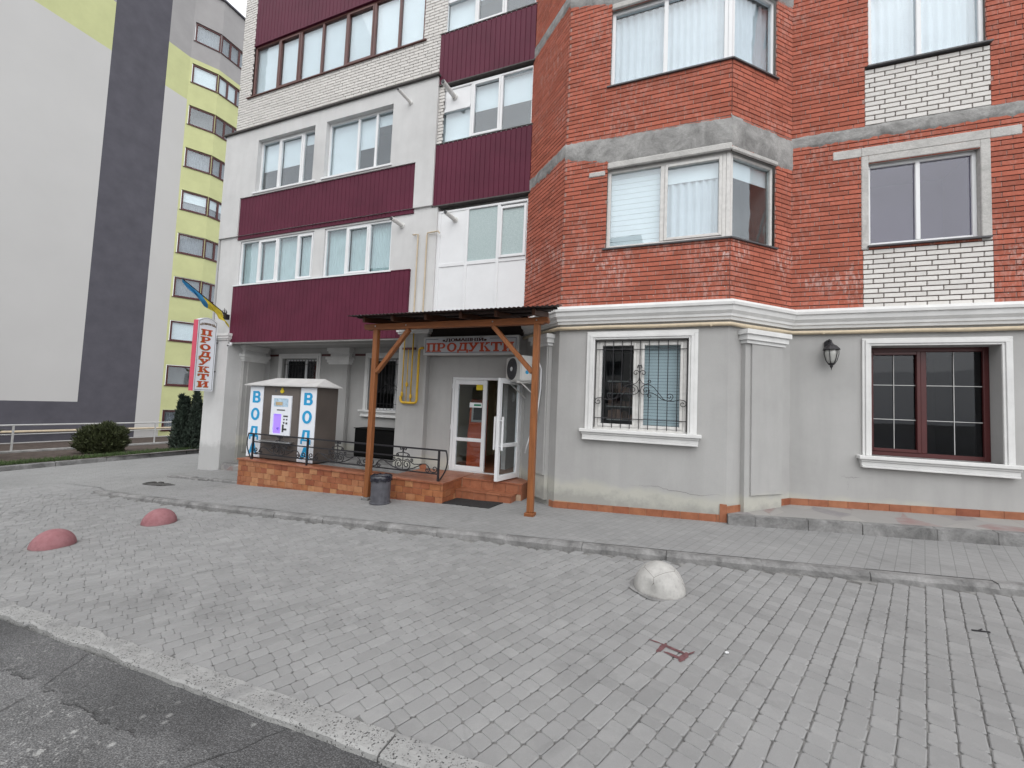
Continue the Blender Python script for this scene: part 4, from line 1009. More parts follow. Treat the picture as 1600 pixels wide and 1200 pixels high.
# ------------------------------------------------------------------ wrought iron railing
rl = empty('wrought_iron_railing', (-6.2, 6.38, .2), 'black wrought iron railing with scrolls along the tiled platform edge', 'railing')
RY = 6.38
P = lambda x, z: (x, RY, z)
posts = [-8.47, -6.89, -5.32, -3.80]
for x in posts: MB().box(x-.016, x+.016, RY-.016, RY+.016, PZ, .755).build('post', 'iron', rl)
for z, h in ((.745, .014), (.575, .011), (.325, .011)): MB().box(-8.62 if z > .7 else -8.47, -3.66 if z > .7 else -3.80, RY-.014, RY+.014, z-h, z+h).build('rail', 'iron', rl)
for s, x in ((-1, -8.62), (1, -3.66)): MB().tube([P(x+s*.055*math.sin(math.pi*t)-s*.12*t*t, .745-.54*t) for t in lsp(0, 1, 12)], .013, 6).build('end_bow', 'iron', rl)
def spiral(cx, cz, r_, a0, turns, dr): return [(cx+r_*(1-.8*t)*math.cos(a0+dr*t*turns*6.283), cz+r_*(1-.8*t)*math.sin(a0+dr*t*turns*6.283)) for t in lsp(0, 1, 20)]
for a, b in zip(posts, posts[1:]):
    c = (a+b)/2; m = MB()
    for s in (-1, 1):
        cv = [
            [(.0, .335), (.05, .345)]+spiral(.085, .435, .09, -1.57, 1.5, 1),
            [(.02, .50), (.10, .535), (.16, .50)]+spiral(.19, .525, .035, -2.2, 1.1, 1),
            [(.10, .345), (.22, .375), (.34, .43), (.42, .475), (.49, .48), (.55, .44), (.57, .39)]+spiral(.53, .375, .042, 0, 1.1, -1),
            [(.17, .49), (.24, .455), (.33, .46), (.42, .475)],
            [(.57, .42), (.60, .36), (.65, .345)]+spiral(.68, .405, .06, -1.9, 1.2, 1),
            [(.0, .66), (.01, .70)]+spiral(.045, .715, .035, math.pi, 1.1, -1),
            [(.0, .67), (.03, .645), (.09, .64), (.13, .62)]+spiral(.115, .60, .026, .6, 1.0, -1)]
        for q in cv: m.tube([P(c+s*x, z) for x, z in q], .0095, 6)
    m.tube([P(c, .33), P(c, .68)], .008, 6)
    m.build('scroll_work', 'iron', rl, fix=False)

# ------------------------------------------------------------------ lettering helpers
def text_geo(body, size, offset=.0):
    cu = bpy.data.curves.new('t', 'FONT'); cu.body = body; cu.size = size; cu.offset = offset; cu.align_x = 'CENTER'; cu.extrude = 0; cu.resolution_u = 3
    ob = bpy.data.objects.new('t', cu); COL.objects.link(ob); bpy.context.view_layer.update()
    me = bpy.data.meshes.new_from_object(ob.evaluated_get(bpy.context.evaluated_depsgraph_get()))
    vs = [tuple(v.co) for v in me.vertices]; fs = [tuple(p.vertices) for p in me.polygons]
    bpy.data.objects.remove(ob, do_unlink=True); return vs, fs
def put_text(name, body, mat, par, fn, size, offset=0., sx=1., fit=None):
    vs, fs = text_geo(body, size, offset)
    x0, x1 = min(v[0] for v in vs), max(v[0] for v in vs); y0, y1 = min(v[1] for v in vs), max(v[1] for v in vs)
    out = []
    for x, y, _ in vs:
        u, w_ = (x-(x0+x1)/2), (y-(y0+y1)/2)
        if fit: u *= fit[0]/(x1-x0); w_ *= fit[1]/(y1-y0)
        out.append(fn(u*sx, w_))
    return MB().add(out, fs).build(name, mat, par, fix=False)
def ring(cx, cz, rx, rz, tx, tz, a0=0, a1=360, n=26):
    out = []
    for i in range(n):
        a, b = R(a0+(a1-a0)*i/n), R(a0+(a1-a0)*(i+1)/n)
        out.append([(cx+rx*math.cos(a), cz+rz*math.sin(a)), (cx+rx*math.cos(b), cz+rz*math.sin(b)), (cx+(rx-tx)*math.cos(b), cz+(rz-tz)*math.sin(b)), (cx+(rx-tx)*math.cos(a), cz+(rz-tz)*math.sin(a))])
    return out
def bx(x0, x1, z0, z1): return [[(x0, z0), (x1, z0), (x1, z1), (x0, z1)]]
def pg(*p): return [list(p)]
SLAB = {
 'П': bx(.12, .38, .1, .9)+bx(.72, .98, .1, .9)+bx(0, 1.1, .84, 1)+bx(0, .5, 0, .15)+bx(.6, 1.1, 0, .15),
 'Р': bx(.12, .38, .1, .95)+bx(0, .55, .84, 1)+bx(0, .52, 0, .15)+bx(.3, .6, .36, .5)+ring(.58, .68, .38, .32, .24, .16, -90, 90, 16),
 'О': ring(.52, .5, .52, .52, .26, .16),
 'Д': bx(-.02, 1.12, .08, .24)+bx(-.02, .16, -.14, .12)+bx(.94, 1.12, -.14, .12)+pg((.12, .2), (.34, .2), (.52, .95), (.34, .95))+bx(.70, .95, .2, .95)+bx(.22, 1.05, .84, 1),
 'У': pg((.05, .9), (.32, .9), (.62, .38), (.48, .22))+pg((.74, .9), (.98, .9), (.42, 0), (.16, 0))+bx(-.04, .45, .86, 1)+bx(.62, 1.08, .86, 1)+bx(.04, .34, 0, .18),
 'К': bx(.12, .38, .1, .9)+bx(0, .5, .86, 1)+bx(0, .5, 0, .15)+pg((.36, .42), (.50, .58), (.95, .9), (.68, .9))+pg((.44, .58), (.62, .60), (1.02, .1), (.72, .1))+bx(.6, 1.04, .86, 1)+bx(.62, 1.12, 0, .15),
 'Т': bx(.40, .68, .1, .95)+bx(.0, 1.08, .84, 1)+bx(.0, .15, .62, .86)+bx(.93, 1.08, .62, .86)+bx(.26, .82, 0, .15),
 'И': bx(.12, .37, .1, .9)+bx(.75, 1.0, .1, .9)+pg((.34, .12), (.34, .34), (.78, .88), (.78, .66))+bx(0, .48, .86, 1)+bx(.62, 1.12, .86, 1)+bx(0, .48, 0, .15)+bx(.62, 1.12, 0, .15)}
SANS = {
 'В': bx(.06, .40, 0, 1)+bx(.30, .66, .82, 1)+bx(.30, .68, .42, .60)+bx(.30, .68, 0, .18)+ring(.64, .72, .42, .30, .30, .18, -90, 90, 14)+ring(.66, .29, .46, .30, .31, .18, -90, 90, 14),
 'О': ring(.55, .5, .57, .53, .31, .20), 
 'Д': bx(-.05, 1.15, .10, .25)+bx(-.05, .15, -.14, .12)+bx(.95, 1.15, -.14, .12)+pg((.04, .22), (.36, .22), (.46, .98), (.16, .98))+bx(.68, 1.0, .2, .98)+bx(.22, .98, .84, 1),
 'А': pg((-.06, 0), (.26, 0), (.72, 1), (.38, 1))+pg((.84, 0), (1.16, 0), (.72, 1), (.38, 1))+bx(.26, .84, .20, .36)}
def slab(name, ch, mat, par, fn, w_, h, dk=0., font=None):
    m = MB(); dep = 0
    for i, p in enumerate((font or SLAB)[ch]):
        a = sum(p[k][0]*p[(k+1) % len(p)][1]-p[(k+1) % len(p)][0]*p[k][1] for k in range(len(p)))
        if a < 0: p = p[::-1]
        m.add([fn((x-.55)*w_/1.1, (z-.5)*h, dk+.0002*(i % 40)) for x, z in p], [tuple(range(len(p)))])
    return m.build(name, mat, par, fix=False)

# sign over the door
sgn = empty('shop_sign', (-3.8, 7.33, 2.58), 'white sign board with red letters hanging above the shop door', 'sign')
SY = 7.36; FS = Fr(0, SY, 1, 0); u0, u1, z0, z1 = -4.90, -2.74, 2.575, 2.965
MB().fbox(FS, u0, u1, -.07, 0, z0, z1).build('sign_box', 'roof_white', sgn, bevel=.008)
MB().fbox(FS, u0+.04, u1-.04, .0, .004, z0+.035, z1-.035).build('sign_face', 'sign_grey', sgn)
m = MB()
for a, b, c, d in ((u0+.055, u0+.36, z1-.062, z1-.052), (u1-.62, u1-.055, z1-.062, z1-.052), (u0+.055, u1-.055, z0+.052, z0+.062), (u0+.055, u0+.065, z0+.062, z1-.062), (u1-.065, u1-.055, z0+.062, z1-.062)): m.fbox(FS, a, b, .004, .0055, c, d)
m.build('border_line', 'ac_dark', sgn)
for k in range(3): put_text('small_lettering', '«ДОМАШНІЙ»', 'dark_print', sgn, lambda u, w_: FS.p(-3.93+u+.009*(k-1), .0055+.0004*k, 2.892+w_), .1, 0, fit=(1.0, .098))
n = 8
for i, ch in enumerate('ПРОДУКТИ'): slab('letter', ch, 'red_print', sgn, lambda u, w_, d: FS.p(-4.70+i*.248+u+.0, .006+d, 2.738+w_), .242, .185)

# blade sign on the left pier: faces +X, reads towards +Y
bs = empty('blade_sign', (-11.6, 7.4, 1.63), 'tall narrow white sign with stacked red letters and pink edge on left pier', 'sign')
BXs = -11.55; y0, y1, z0, z1 = 6.93, 7.42, 1.64, 3.50
arch = [(y0, z0), (y1, z0)]+[(y1-(y1-y0)*t, z1+.10*math.sin(math.pi*t)) for t in lsp(0, 1, 10)]
MT['pink_edge'] = simple('pink_sign_edge', (.62, .075, .13), .4, .05, 4, 0)
MB().prism([(BXs-.16, y, z) for y, z in arch], [(BXs, y, z) for y, z in arch]).build('sign_box', 'white_print', bs)
MB().box(BXs-.162, BXs+.002, y0-.012, y0-.001, z0, z1+.005).build('sign_edge', 'pink_edge', bs)
m = MB(); fa = lambda k: [(y0+k, z0+k), (y1-k, z0+k)]+[(y1-k-(y1-y0-2*k)*t, z1-k*.6+.10*math.sin(math.pi*t)) for t in lsp(0, 1, 10)]
A, B = fa(.025), fa(.035)
for i in range(len(A)): j = (i+1) % len(A); m.quad((BXs+.002, *A[i]), (BXs+.002, *A[j]), (BXs+.002, *B[j]), (BXs+.002, *B[i]))
m.build('border_line', 'grey_plastic', bs, fix=False)
yc = (y0+y1)/2
for k in range(3): put_text('small_lettering', '«ДОМАШНІЙ»', 'dark_print' if k else 'gold_print', bs, lambda u, w_: (BXs+.003+.0004*k, yc+u+.004*(k-1), 3.375+w_+.055*math.cos(u/.24*1.4)), .1, 0, fit=(.40, .085))
for i, ch in enumerate('ПРОДУКТИ'):
    slab('letter', ch, 'red_print', bs, lambda u, w_, d: (BXs+.004+d, yc-.01+u, 3.20-i*.197+w_), .27, .155, .001)
    slab('letter_shadow', ch, 'gold_print', bs, lambda u, w_, d: (BXs+.0025, yc-.022+u, 3.19-i*.197+w_), .285, .165)
m = MB()
for z in (2.18, 2.97): m.box(BXs-.10, BXs-.06, 7.41, 7.51, z-.015, z+.015)
m.build('bracket', 'iron', bs)
# flag and its holder
fl = empty('flag', (-11.3, 7.45, 3.72), 'drooping blue and yellow flag on a short pole above the blade sign', 'flag')
a, b = Vector((-11.28, 7.50, 3.70)), Vector((-11.41, 6.38, 4.42))
MB().tube([a, b], .012, 8).build('pole', 'iron', fl)
m = MB()
m.box(-11.33, -11.23, 7.40, 7.51, 3.60, 3.74)
for dx, dz in ((-.05, .16), (0, .2), (.05, .16)): m.tube([(-11.28+dx*.5, 7.42, 3.70), (-11.28+dx*1.6, 7.40, 3.70+dz*.6), (-11.28+dx, 7.39, 3.70+dz)], [.018, .014, .004], 6)
m.build('holder', 'iron', fl)
MT['flag_blue'] = simple('flag_blue_cloth', (.05, .23, .44), .8, .15, 9, .2, 30, .1); MT['flag_yellow'] = simple('flag_yellow_cloth', (.58, .47, .06), .8, .15, 9, .2, 30, .1)
for nm, t0, t1, mt in (('yellow_stripe', .16, .58, 'flag_yellow'), ('blue_stripe', .58, 1.0, 'flag_blue')):
    m = MB(); nu, nv = 16, 12
    for i in range(nu+1):
        t = t0+(t1-t0)*i/nu; p = a+(b-a)*t
        for j in range(nv+1):
            s = j/nv; L = .40*(1-.55*max(0, t-.3)/.7)
            m.v.append((p.x+.05*math.sin(s*5+t*9)*s+.03*math.sin(t*30)*s, p.y+.22*s*L/.34+.03*math.sin(t*22+s*3)*s, p.z-L*s+.02*math.sin(t*26)*s))
    q = nv+1; m.f = [(i*q+j, (i+1)*q+j, (i+1)*q+j+1, i*q+j+1) for i in range(nu) for j in range(nv)]
    m.build(nm, mt, fl, fix=False, smooth=True)

# ------------------------------------------------------------------ water vending kiosk
ks = empty('water_kiosk', (-7.85, 6.8, .2), 'brown water vending kiosk with white ВОДА strips and a pale hipped roof', 'kiosk')
KX0, KX1, KF, KB_ = -8.84, -6.87, 6.52, 7.10; FK = Fr(0, KF, 1, 0)
MB().box(KX0, KX1, KF, KB_, .22, 1.80).build('body', 'steel_brown', ks, bevel=.006)
MB().box(KX0+.03, KX1-.03, KF+.03, KB_-.02, PZ-.002, .22).build('base', 'iron', ks)
e0, e1, f0, f1 = KX0-.09, KX1+.07, KF-.10, KB_+.05; rz = 1.80
m = MB(); m.add([(e0, f0, rz), (e1, f0, rz), (e1, f1, rz), (e0, f1, rz), (e0, f0, rz+.022), (e1, f0, rz+.022), (e1, f1, rz+.022), (e0, f1, rz+.022), (-8.50, 6.88, 2.0), (-7.05, 6.88, 2.0)],
    [(0, 3, 2, 1), (0, 1, 5, 4), (1, 2, 6, 5), (2, 3, 7, 6), (3, 0, 4, 7), (4, 5, 9, 8), (5, 6, 9), (6, 7, 8, 9), (7, 4, 8)])
m.build('roof', 'roof_white', ks)
for a, b in ((KX0+.005, -8.42), (-7.31, KX1-.005)):
    s = MB().fbox(FK, a, b, .001, .018, .225, 1.785).build('letter_strip', 'white_print', ks, bevel=.003)
    for ch, z in (('В', 1.55), ('О', 1.17), ('Д', .77), ('А', .41)):
        slab('letter', ch, 'blue_print', s, lambda u, w_, d: FK.p((a+b)/2+u, .0195+d, z+w_), .26, .26, 0., SANS)
m = MB(); d0_, d1_, q0, q1 = -8.14, -7.55, .72, 1.60
m.fbox(FK, -8.34, -7.37, .001, .006, .30, 1.79); m.build('front_door', 'steel_brown', ks, bevel=.002)
m = MB(); F_ = .03
m.fbox(FK, d0_, d1_, .006, .03, 1.24, q1); m.fbox(FK, d0_, d0_+.08, .006, .03, q0, 1.24); m.fbox(FK, -7.82, d1_, .006, .03, q0, 1.24); m.fbox(FK, d0_+.08, -7.82, .006, .03, q0, .78); m.fbox(FK, d0_+.08, -7.82, .006, .03, 1.20, 1.24)
dsp = m.build('dispenser', 'white_print', ks)
nb = MB(); P_ = lambda u, d, z: FK.p(u, d, z); a, b, c, e = d0_+.08, -7.82, .78, 1.20
nb.quad(P_(a, .008, c), P_(b, .008, c), P_(b, .008, e), P_(a, .008, e)); nb.build('lit_niche', 'lit', dsp, fix=False)
MB().tube([FK.p(-7.93, .012, .86), FK.p(-7.93, .03, .90), FK.p(-7.87, .03, .90)], .008, 6).build('nozzle', 'grey_plastic', dsp)
m = MB()
for u, z, w_, h in ((-7.69, 1.16, .13, .03), (-7.73, 1.09, .04, .03), (-7.65, 1.09, .04, .03), (-7.73, 1.02, .04, .04), (-7.65, 1.01, .05, .04), (-7.75, .90, .05, .16), (-7.69, .88, .10, .04)): m.fbox(FK, u-w_/2, u+w_/2, .031, .035, z-h/2, z+h/2)
m.build('button_panel', 'ac_dark', dsp)
MT['pale_blue_print'] = simple('pale_blue_print', (.42, .56, .68), .4, .35, 14, 0); MT['tan_print'] = simple('tan_print', (.50, .38, .22), .4, .3, 20, 0)
MB().fbox(FK, -8.06, -7.64, .031, .033, 1.36, 1.54).build('advert', 'pale_blue_print', dsp); MB().fbox(FK, -8.00, -7.80, .0335, .035, 1.39, 1.46).build('advert_print', 'tan_print', dsp)
MB().fbox(FK, -7.96, -7.72, .031, .033, 1.275, 1.30).build('caption_print', 'ac_dark', dsp)
m = MB(); c = (-7.86, 1.70); pts = [(c[0]+.055*math.cos(a)*(1 if math.sin(a) < .3 else .55), c[1]+.05*math.sin(a)*(1 if math.sin(a) < 0 else 1.5)) for a in lsp(0, 6.283, 16)[:-1]]
m.prism([FK.p(x, .006, z) for x, z in pts], [FK.p(x, .02, z) for x, z in pts]); m.build('yellow_emblem', 'yellow_print', ks)
MB().tube([FK.p(-8.05, .006, 1.70), FK.p(-8.05, .012, 1.70)], .03, 12).build('lock_badge', 'grey_plastic', ks)
MB().fbox(FK, -8.28, -7.42, .0, .16, .60, .625).build('bottle_shelf', 'chrome', ks)

# ------------------------------------------------------------------ small things at the entrance
cb = empty('black_cabinet', (-6.65, 8.3, .2), 'low black metal cabinet against the recess wall behind the railing', 'cabinet')
x0, x1 = -7.20, -6.02
MB().box(x0, x1, 8.05, 8.72, PZ, .88).build('body', 'black', cb, bevel=.01)
for a, b in ((x0+.015, (x0+x1)/2-.004), ((x0+x1)/2+.004, x1-.015)): MB().box(a, b, 8.035, 8.05, PZ+.03, .86).build('door', 'black', cb, bevel=.004)
MB().box(x0-.02, x1+.02, 8.02, 8.74, .88, .895).build('lid', 'black', cb, bevel=.004)
m = MB(); m.box((x0+x1)/2-.05, (x0+x1)/2-.02, 8.02, 8.035, .5, .6); m.build('handle', 'iron', cb)
# litter bin
bn = empty('litter_bin', (-4.66, 5.93, gz(-4.66)), 'dark grey round litter bin with black bag at the foot of the canopy post', 'bin')
bc = (-4.66, 5.93, gz(-4.66)); m = MB()
nn = 40
prof = [(.172, 0), (.178, .012), (.178, .03), (.162, .035), (.164, .25), (.170, .47), (.160, .47), (.155, .06), (.0, .05)]
for r_, z in prof: m.v += [(bc[0]+(r_+(.0015 if k % 2 and r_ > .1 else 0))*math.cos(2*math.pi*k/nn), bc[1]+(r_+(.0015 if k % 2 else 0))*math.sin(2*math.pi*k/nn), bc[2]+z) for k in range(nn)]
m.f = [(i*nn+k, i*nn+(k+1) % nn, (i+1)*nn+(k+1) % nn, (i+1)*nn+k) for i in range(len(prof)-1) for k in range(nn)]+[tuple(range(nn-1, -1, -1))]
m.build('tub', 'grey_plastic', bn, fix=False)
m = MB(); rb = random.Random(4); rows = [(.150, .30), (.158, .44), (.166, .485), (.180, .482), (.186, .44), (.184, .395)]
for i, (r_, z) in enumerate(rows):
    for k in range(nn):
        j = rb.uniform(-.007, .007); m.v.append((bc[0]+(r_+j*(i != 0))*math.cos(2*math.pi*k/nn), bc[1]+(r_+j)*math.sin(2*math.pi*k/nn), bc[2]+z+rb.uniform(-.012, .012)))
m.f = [(i*nn+k, i*nn+(k+1) % nn, (i+1)*nn+(k+1) % nn, (i+1)*nn+k) for i in range(len(rows)-1) for k in range(nn)]+[tuple(range(nn))]
m.build('bin_bag', 'bag', bn, fix=False, smooth=True)
# door mat
m = MB(); n1, n2 = 24, 12; rb = random.Random(2)
for i in range(n1+1):
    for j in range(n2+1):
        x = -3.60+.92*i/n1-.06*(1-j/n2); y = 6.28+.45*j/n2+.02*math.sin(x*5); ed = .01*rb.uniform(-1, 1)
        m.v.append((x+ed*(j in (0, n2)), y+ed*(j == 0), gz(x)+.014+.004*math.sin(x*9+y*5)))
q = n2+1; m.f = [(i*q+j, (i+1)*q+j, (i+1)*q+j+1, i*q+j+1) for i in range(n1) for j in range(n2)]
k0 = len(m.v); ring_ = [i*q for i in range(n1+1)]+[n1*q+j for j in range(1, q)]+[i*q+n2 for i in range(n1-1, -1, -1)]+[j for j in range(n2-1, 0, -1)]
m.v += [(m.v[i][0], m.v[i][1], gz(m.v[i][0])) for i in ring_]; L_ = len(ring_)
m.f += [(ring_[i], k0+i, k0+(i+1) % L_, ring_[(i+1) % L_]) for i in range(L_)]
tag(m.build('door_mat', 'rubber'), 'worn black rubber mat on the pavement before the shop steps', 'mat')
# yellow gas pipes on the pier
gs = empty('gas_pipes', (-5.1, 7.35, 1.5), 'yellow gas pipes bundled on the pier beside the shop door', 'pipes')
GY = 7.35
for x, r_, z0, z1 in ((-5.37, .014, 1.60, 3.05), (-5.26, .010, 1.58, 2.70), (-5.15, .016, 1.58, 3.05)): MB().tube([(x, GY, z0), (x, GY, z1)], r_, 10).build('pipe', 'yellow_pipe', gs, smooth=True)
MB().tube([(-5.40, GY, 1.70), (-5.395, GY-.005, 1.62), (-5.36, GY-.01, 1.57), (-5.32, GY-.01, 1.56), (-5.05, GY-.01, 1.56), (-5.0, GY-.01, 1.575), (-4.985, GY-.01, 1.62), (-4.985, GY-.01, 2.66), (-4.975, GY-.005, 2.71), (-4.93, GY-.005, 2.73), (-4.88, GY-.005, 2.73)], .026, 12).build('main_pipe', 'yellow_pipe', gs, smooth=True)
m = MB()
for x, z in ((-5.37, 1.74), (-5.15, 1.70), (-5.26, 1.95)): m.lathe((x, GY, z), [(.012, -.05), (.026, -.045), (.028, .02), (.018, .045), (.012, .05)], 10)
m.build('valve', 'yellow_pipe', gs)
MB().box(-5.42, -5.10, GY-.005, PY+.002, 2.70, 2.745).build('bracket', 'dark_frame', gs)
# air conditioner on the slanted wall
ac = empty('air_conditioner', (-2.45, 7.0, 2.0), 'white air conditioner outdoor unit on the slanted wall under the canopy', 'air conditioner')
a0, a1, dd0, dd1, z0, z1 = .12, .74, .13, .41, 2.04, 2.50
MB().fbox(FLD, a0, a1, dd0, dd1, z0, z1).build('casing', 'ac_white', ac, bevel=.018, seg=2)
uc = a0+.27; m = MB(); q = 28
disc = lambda r_, d: [FLD.p(uc+r_*math.cos(2*math.pi*k/q), d, 2.27+r_*math.sin(2*math.pi*k/q)) for k in range(q)]
m.prism(disc(.205, dd1), disc(.200, dd1+.012)); m.build('fan_grille', 'ac_dark', ac)
m = MB()
for r_ in (.06, .10, .14, .18):
    m.tube([FLD.p(uc+r_*math.cos(2*math.pi*k/24), dd1+.016, 2.27+r_*math.sin(2*math.pi*k/24)) for k in range(25)], .003, 4)
m.build('fan_guard', 'grey_plastic', ac, fix=False)
m = MB(); m.prism([FLD.p(uc+.042*math.cos(a), dd1+.012, 2.27+.042*math.sin(a)) for a in lsp(0, 6.283, 14)[:-1]], [FLD.p(uc+.038*math.cos(a), dd1+.022, 2.27+.038*math.sin(a)) for a in lsp(0, 6.283, 14)[:-1]]); m.build('fan_hub', 'pvc', ac)
m = MB()
for u in (a0+.08, a1-.08): m.fbox(FLD, u-.018, u+.018, 0, dd1+.03, z0-.035, z0); m.bar(FLD.p(u, 0, z0-.30), FLD.p(u, dd1-.06, z0-.03), .02, .02)
m.build('wall_bracket', 'pvc_old', ac)
m = MB(); m.prism([FLD.p(a1+.001, .28+.035*math.cos(a), 2.20+.035*math.sin(a)) for a in lsp(0, 6.283, 12)[:-1]], [FLD.p(a1+.003, .28+.035*math.cos(a), 2.20+.035*math.sin(a)) for a in lsp(0, 6.283, 12)[:-1]]); m.build('badge', 'blue_print', ac)
MB().tube([FLD.p(.80, .2, 2.36), FLD.p(.93, .16, 2.40), FLD.p(.98, .13, 2.25), FLD.p(.97, .12, 1.9), FLD.p(.90, .14, 1.4), FLD.p(.78, .20, 1.05), FLD.p(.70, .24, .75)], .012, 8).build('drain_hose', 'pvc', ac, smooth=True)
# wall lantern
ln = empty('wall_lantern', (2.26, 7.5, 2.3), 'black wall lantern with milky glass left of the brown window', 'lantern')
lc = (2.27, 7.50, 2.35)
m = MB(); m.lathe((2.26, 7.62, 2.72), [(.01, -.09), (.045, -.07), (.05, .05), (.02, .08)], 10); m.tube([(2.26, 7.62, 2.74), (2.26, 7.56, 2.80), (2.265, 7.51, 2.78), (2.27, 7.50, 2.74)], .014, 8); m.build('arm', 'iron', ln)
MB().lathe(lc, [(.012, .40), (.03, .37), (.07, .345), (.105, .30), (.112, .285), (.09, .28), (.01, .28)], 12).build('cap', 'iron', ln)
MB().lathe(lc, [(.082, .28), (.085, .22), (.062, .12), (.035, .075)], 12).build('glass', 'lantern_glass', ln, smooth=True)
m = MB()
for k in range(6):
    a = math.pi*k/3; m.tube([(lc[0]+r_*math.cos(a), lc[1]+r_*math.sin(a), lc[2]+z) for r_, z in ((.092, .285), (.094, .22), (.069, .12), (.04, .07))], .0055, 5)
m.build('cage_bar', 'iron', ln)
MB().lathe(lc, [(.045, .08), (.04, .06), (.018, .045), (.022, .03), (.008, .01), (.004, -.01), (.001, -.03)], 10).build('finial', 'iron', ln)
# security camera under the corner of the balcony
cm = empty('security_camera', (-11.1, 7.45, 2.9), 'small white security camera beside the left pier under the maroon balcony', 'camera')
MB().lathe((-11.02, 7.46, 2.93), [(.03, .04), (.035, 0), (.03, -.01)], 10).build('mount', 'pvc', cm)
MB().tube([(-11.02, 7.46, 2.90), (-10.98, 7.36, 2.87)], .03, 12).build('housing', 'pvc', cm); MB().tube([(-10.981, 7.362, 2.871), (-10.975, 7.345, 2.868)], .022, 10).build('lens', 'ac_dark', cm)

# ------------------------------------------------------------------ concrete hemisphere bollards
def dome_mat(name, c, c2, worn):
    n = N(name); g = n.ramp(n.noise(5, 6, .65), .35, .68); cc = n.mix(g, c, c2)
    z = n.n.new('ShaderNodeTexCoord'); s = n.n.new('ShaderNodeSeparateXYZ'); n.l.new(z.outputs['Object'], s.inputs[0])
    cc = n.mix(n.math('MULTIPLY', n.ramp(n.noise(26, 4), .5, .7), .35), cc, sc(c, .7))
    base = n.ramp(n.math('ADD', s.outputs['Z'], n.math('MULTIPLY', n.noise(16, 4), .05)), .045, .025)
    cc = n.mix(n.math('MULTIPLY', base, .75), cc, (.16, .15, .14))
    crk = n.ramp(n.voro(4.2, 'DISTANCE_TO_EDGE'), .008, .004); cc = n.mix(n.math('MULTIPLY', n.math('MULTIPLY', crk, n.ramp(n.noise(3, 2), .5, .55)), worn), cc, (.12, .11, .10))
    n.col(cc).rough(.85, .25).bump(n.noise(45, 5), .35, .006); return n.m
def dome(x, y, r_, h, m_, label, chip=None, dents=0.):
    o = empty('dome_bollard', (x, y, lot_z(x)), label, 'bollard', 'dome bollards on the paved forecourt')
    m = MB(); nu, nv = 48, 18; z0 = lot_z(x)
    for j in range(nv+1):
        a = math.pi/2*j/nv
        for i in range(nu):
            b = 2*math.pi*i/nu; rr = r_*math.cos(a)**.92 if j < nv else .0005; p = Vector((rr*math.cos(b), rr*math.sin(b), -.02+(h+.02)*math.sin(a)))
            k = 1+.012*noise.noise(p*9)
            if chip:
                d = (p-Vector(chip[:3])).length
                if d < chip[3]: k -= .12*(1-(d/chip[3])**2)*(1+.5*noise.noise(p*40))
            m.v.append((x+p.x*k, y+p.y*k, z0+p.z*k))
    m.f = [(j*nu+i, j*nu+(i+1) % nu, (j+1)*nu+(i+1) % nu, (j+1)*nu+i) for j in range(nv) for i in range(nu)]+[tuple(nv*nu+i for i in range(nu))]
    m.build('dome', m_, o, fix=False, smooth=True)
    rg = MB(); q = 40; rj = random.Random(int(x*10))
    for k in range(q):
        a = 2*math.pi*k/q; e = rj.uniform(.012, .05); rg.v += [(x+(r_-.01)*math.cos(a), y+(r_-.01)*math.sin(a), z0+.006), (x+(r_+e)*math.cos(a), y+(r_+e)*math.sin(a), z0+.001)]
    rg.f = [(2*k, 2*k+1, 2*((k+1) % q)+1, 2*((k+1) % q)) for k in range(q)]
    rg.build('mortar_collar', 'kerb', o, fix=False)
pk = dome_mat('faded_pink_paint', (.245, .105, .115), (.31, .155, .165), .1)
dome(-.06, 4.21, .232, .25, dome_mat('old_white_paint', (.33, .325, .31), (.47, .46, .44), 1.), 'chipped greyish white dome bollard nearest the camera', (-.08, -.20, .05, .08))
dome(-7.06, 2.80, .208, .20, pk, 'faded pink dome bollard farther from the kerb, next to the road')
dome(-7.06, 3.93, .212, .208, pk, 'faded pink dome bollard closer to the pavement kerb')
# painted mark and litter
def blob(m, x, y, l, w_, a, z=.003):
    n_ = 14; ca, sa = math.cos(a), math.sin(a); rj = random.Random(int(x*1000+y*777))
    pts = []
    for k in range(n_):
        t = 2*math.pi*k/n_; px, py = l/2*math.cos(t)*rj.uniform(.8, 1.1), w_/2*math.sin(t)*rj.uniform(.7, 1.2)
        X, Y = x+px*ca-py*sa, y+px*sa+py*ca; pts.append((X, Y, lot_z(X)+z))
    m.add(pts, [tuple(range(n_))])
MT['red_mark'] = simple('faded_red_paint', (.135, .062, .066), .9, .4, 30, .2)
m = MB(); cx, cy = .07, 3.17
for dx, dy, l, w_, a, z in ((-.09, .02, .16, .04, 1.15, .004), (.05, -.04, .16, .045, 1.15, .0042), (-.02, .035, .19, .032, -.43, .0046), (-.01, -.055, .15, .03, -.43, .005), (-.14, .085, .10, .016, -.3, .0054), (.10, .02, .08, .015, .9, .0058)): blob(m, cx+dx, cy+dy, l, w_, a, z)
tag(m.build('paint_mark', 'red_mark', forecourt, fix=False), 'small faded dark red painted mark')
lt = MB().bar((2.18, 4.29, lot_z(2.2)+.008), (2.29, 4.30, lot_z(2.2)+.012), .008, .007); lt.bar((2.22, 4.295, lot_z(2.2)+.01), (2.26, 4.33, lot_z(2.2)+.014), .006, .006)
tag(lt.build('twig', 'iron'), 'short dark twig lying on the setts at the right', 'twig')
m = MB(); blob(m, .40, 3.28, .028, .018, .3, .006); m.v += [(x, y, z+.006) for x, y, z in m.v]; k = len(m.v)//2; m.f.append(tuple(range(k, 2*k))); m.f += [(i, (i+1) % k, k+(i+1) % k, k+i) for i in range(k)]
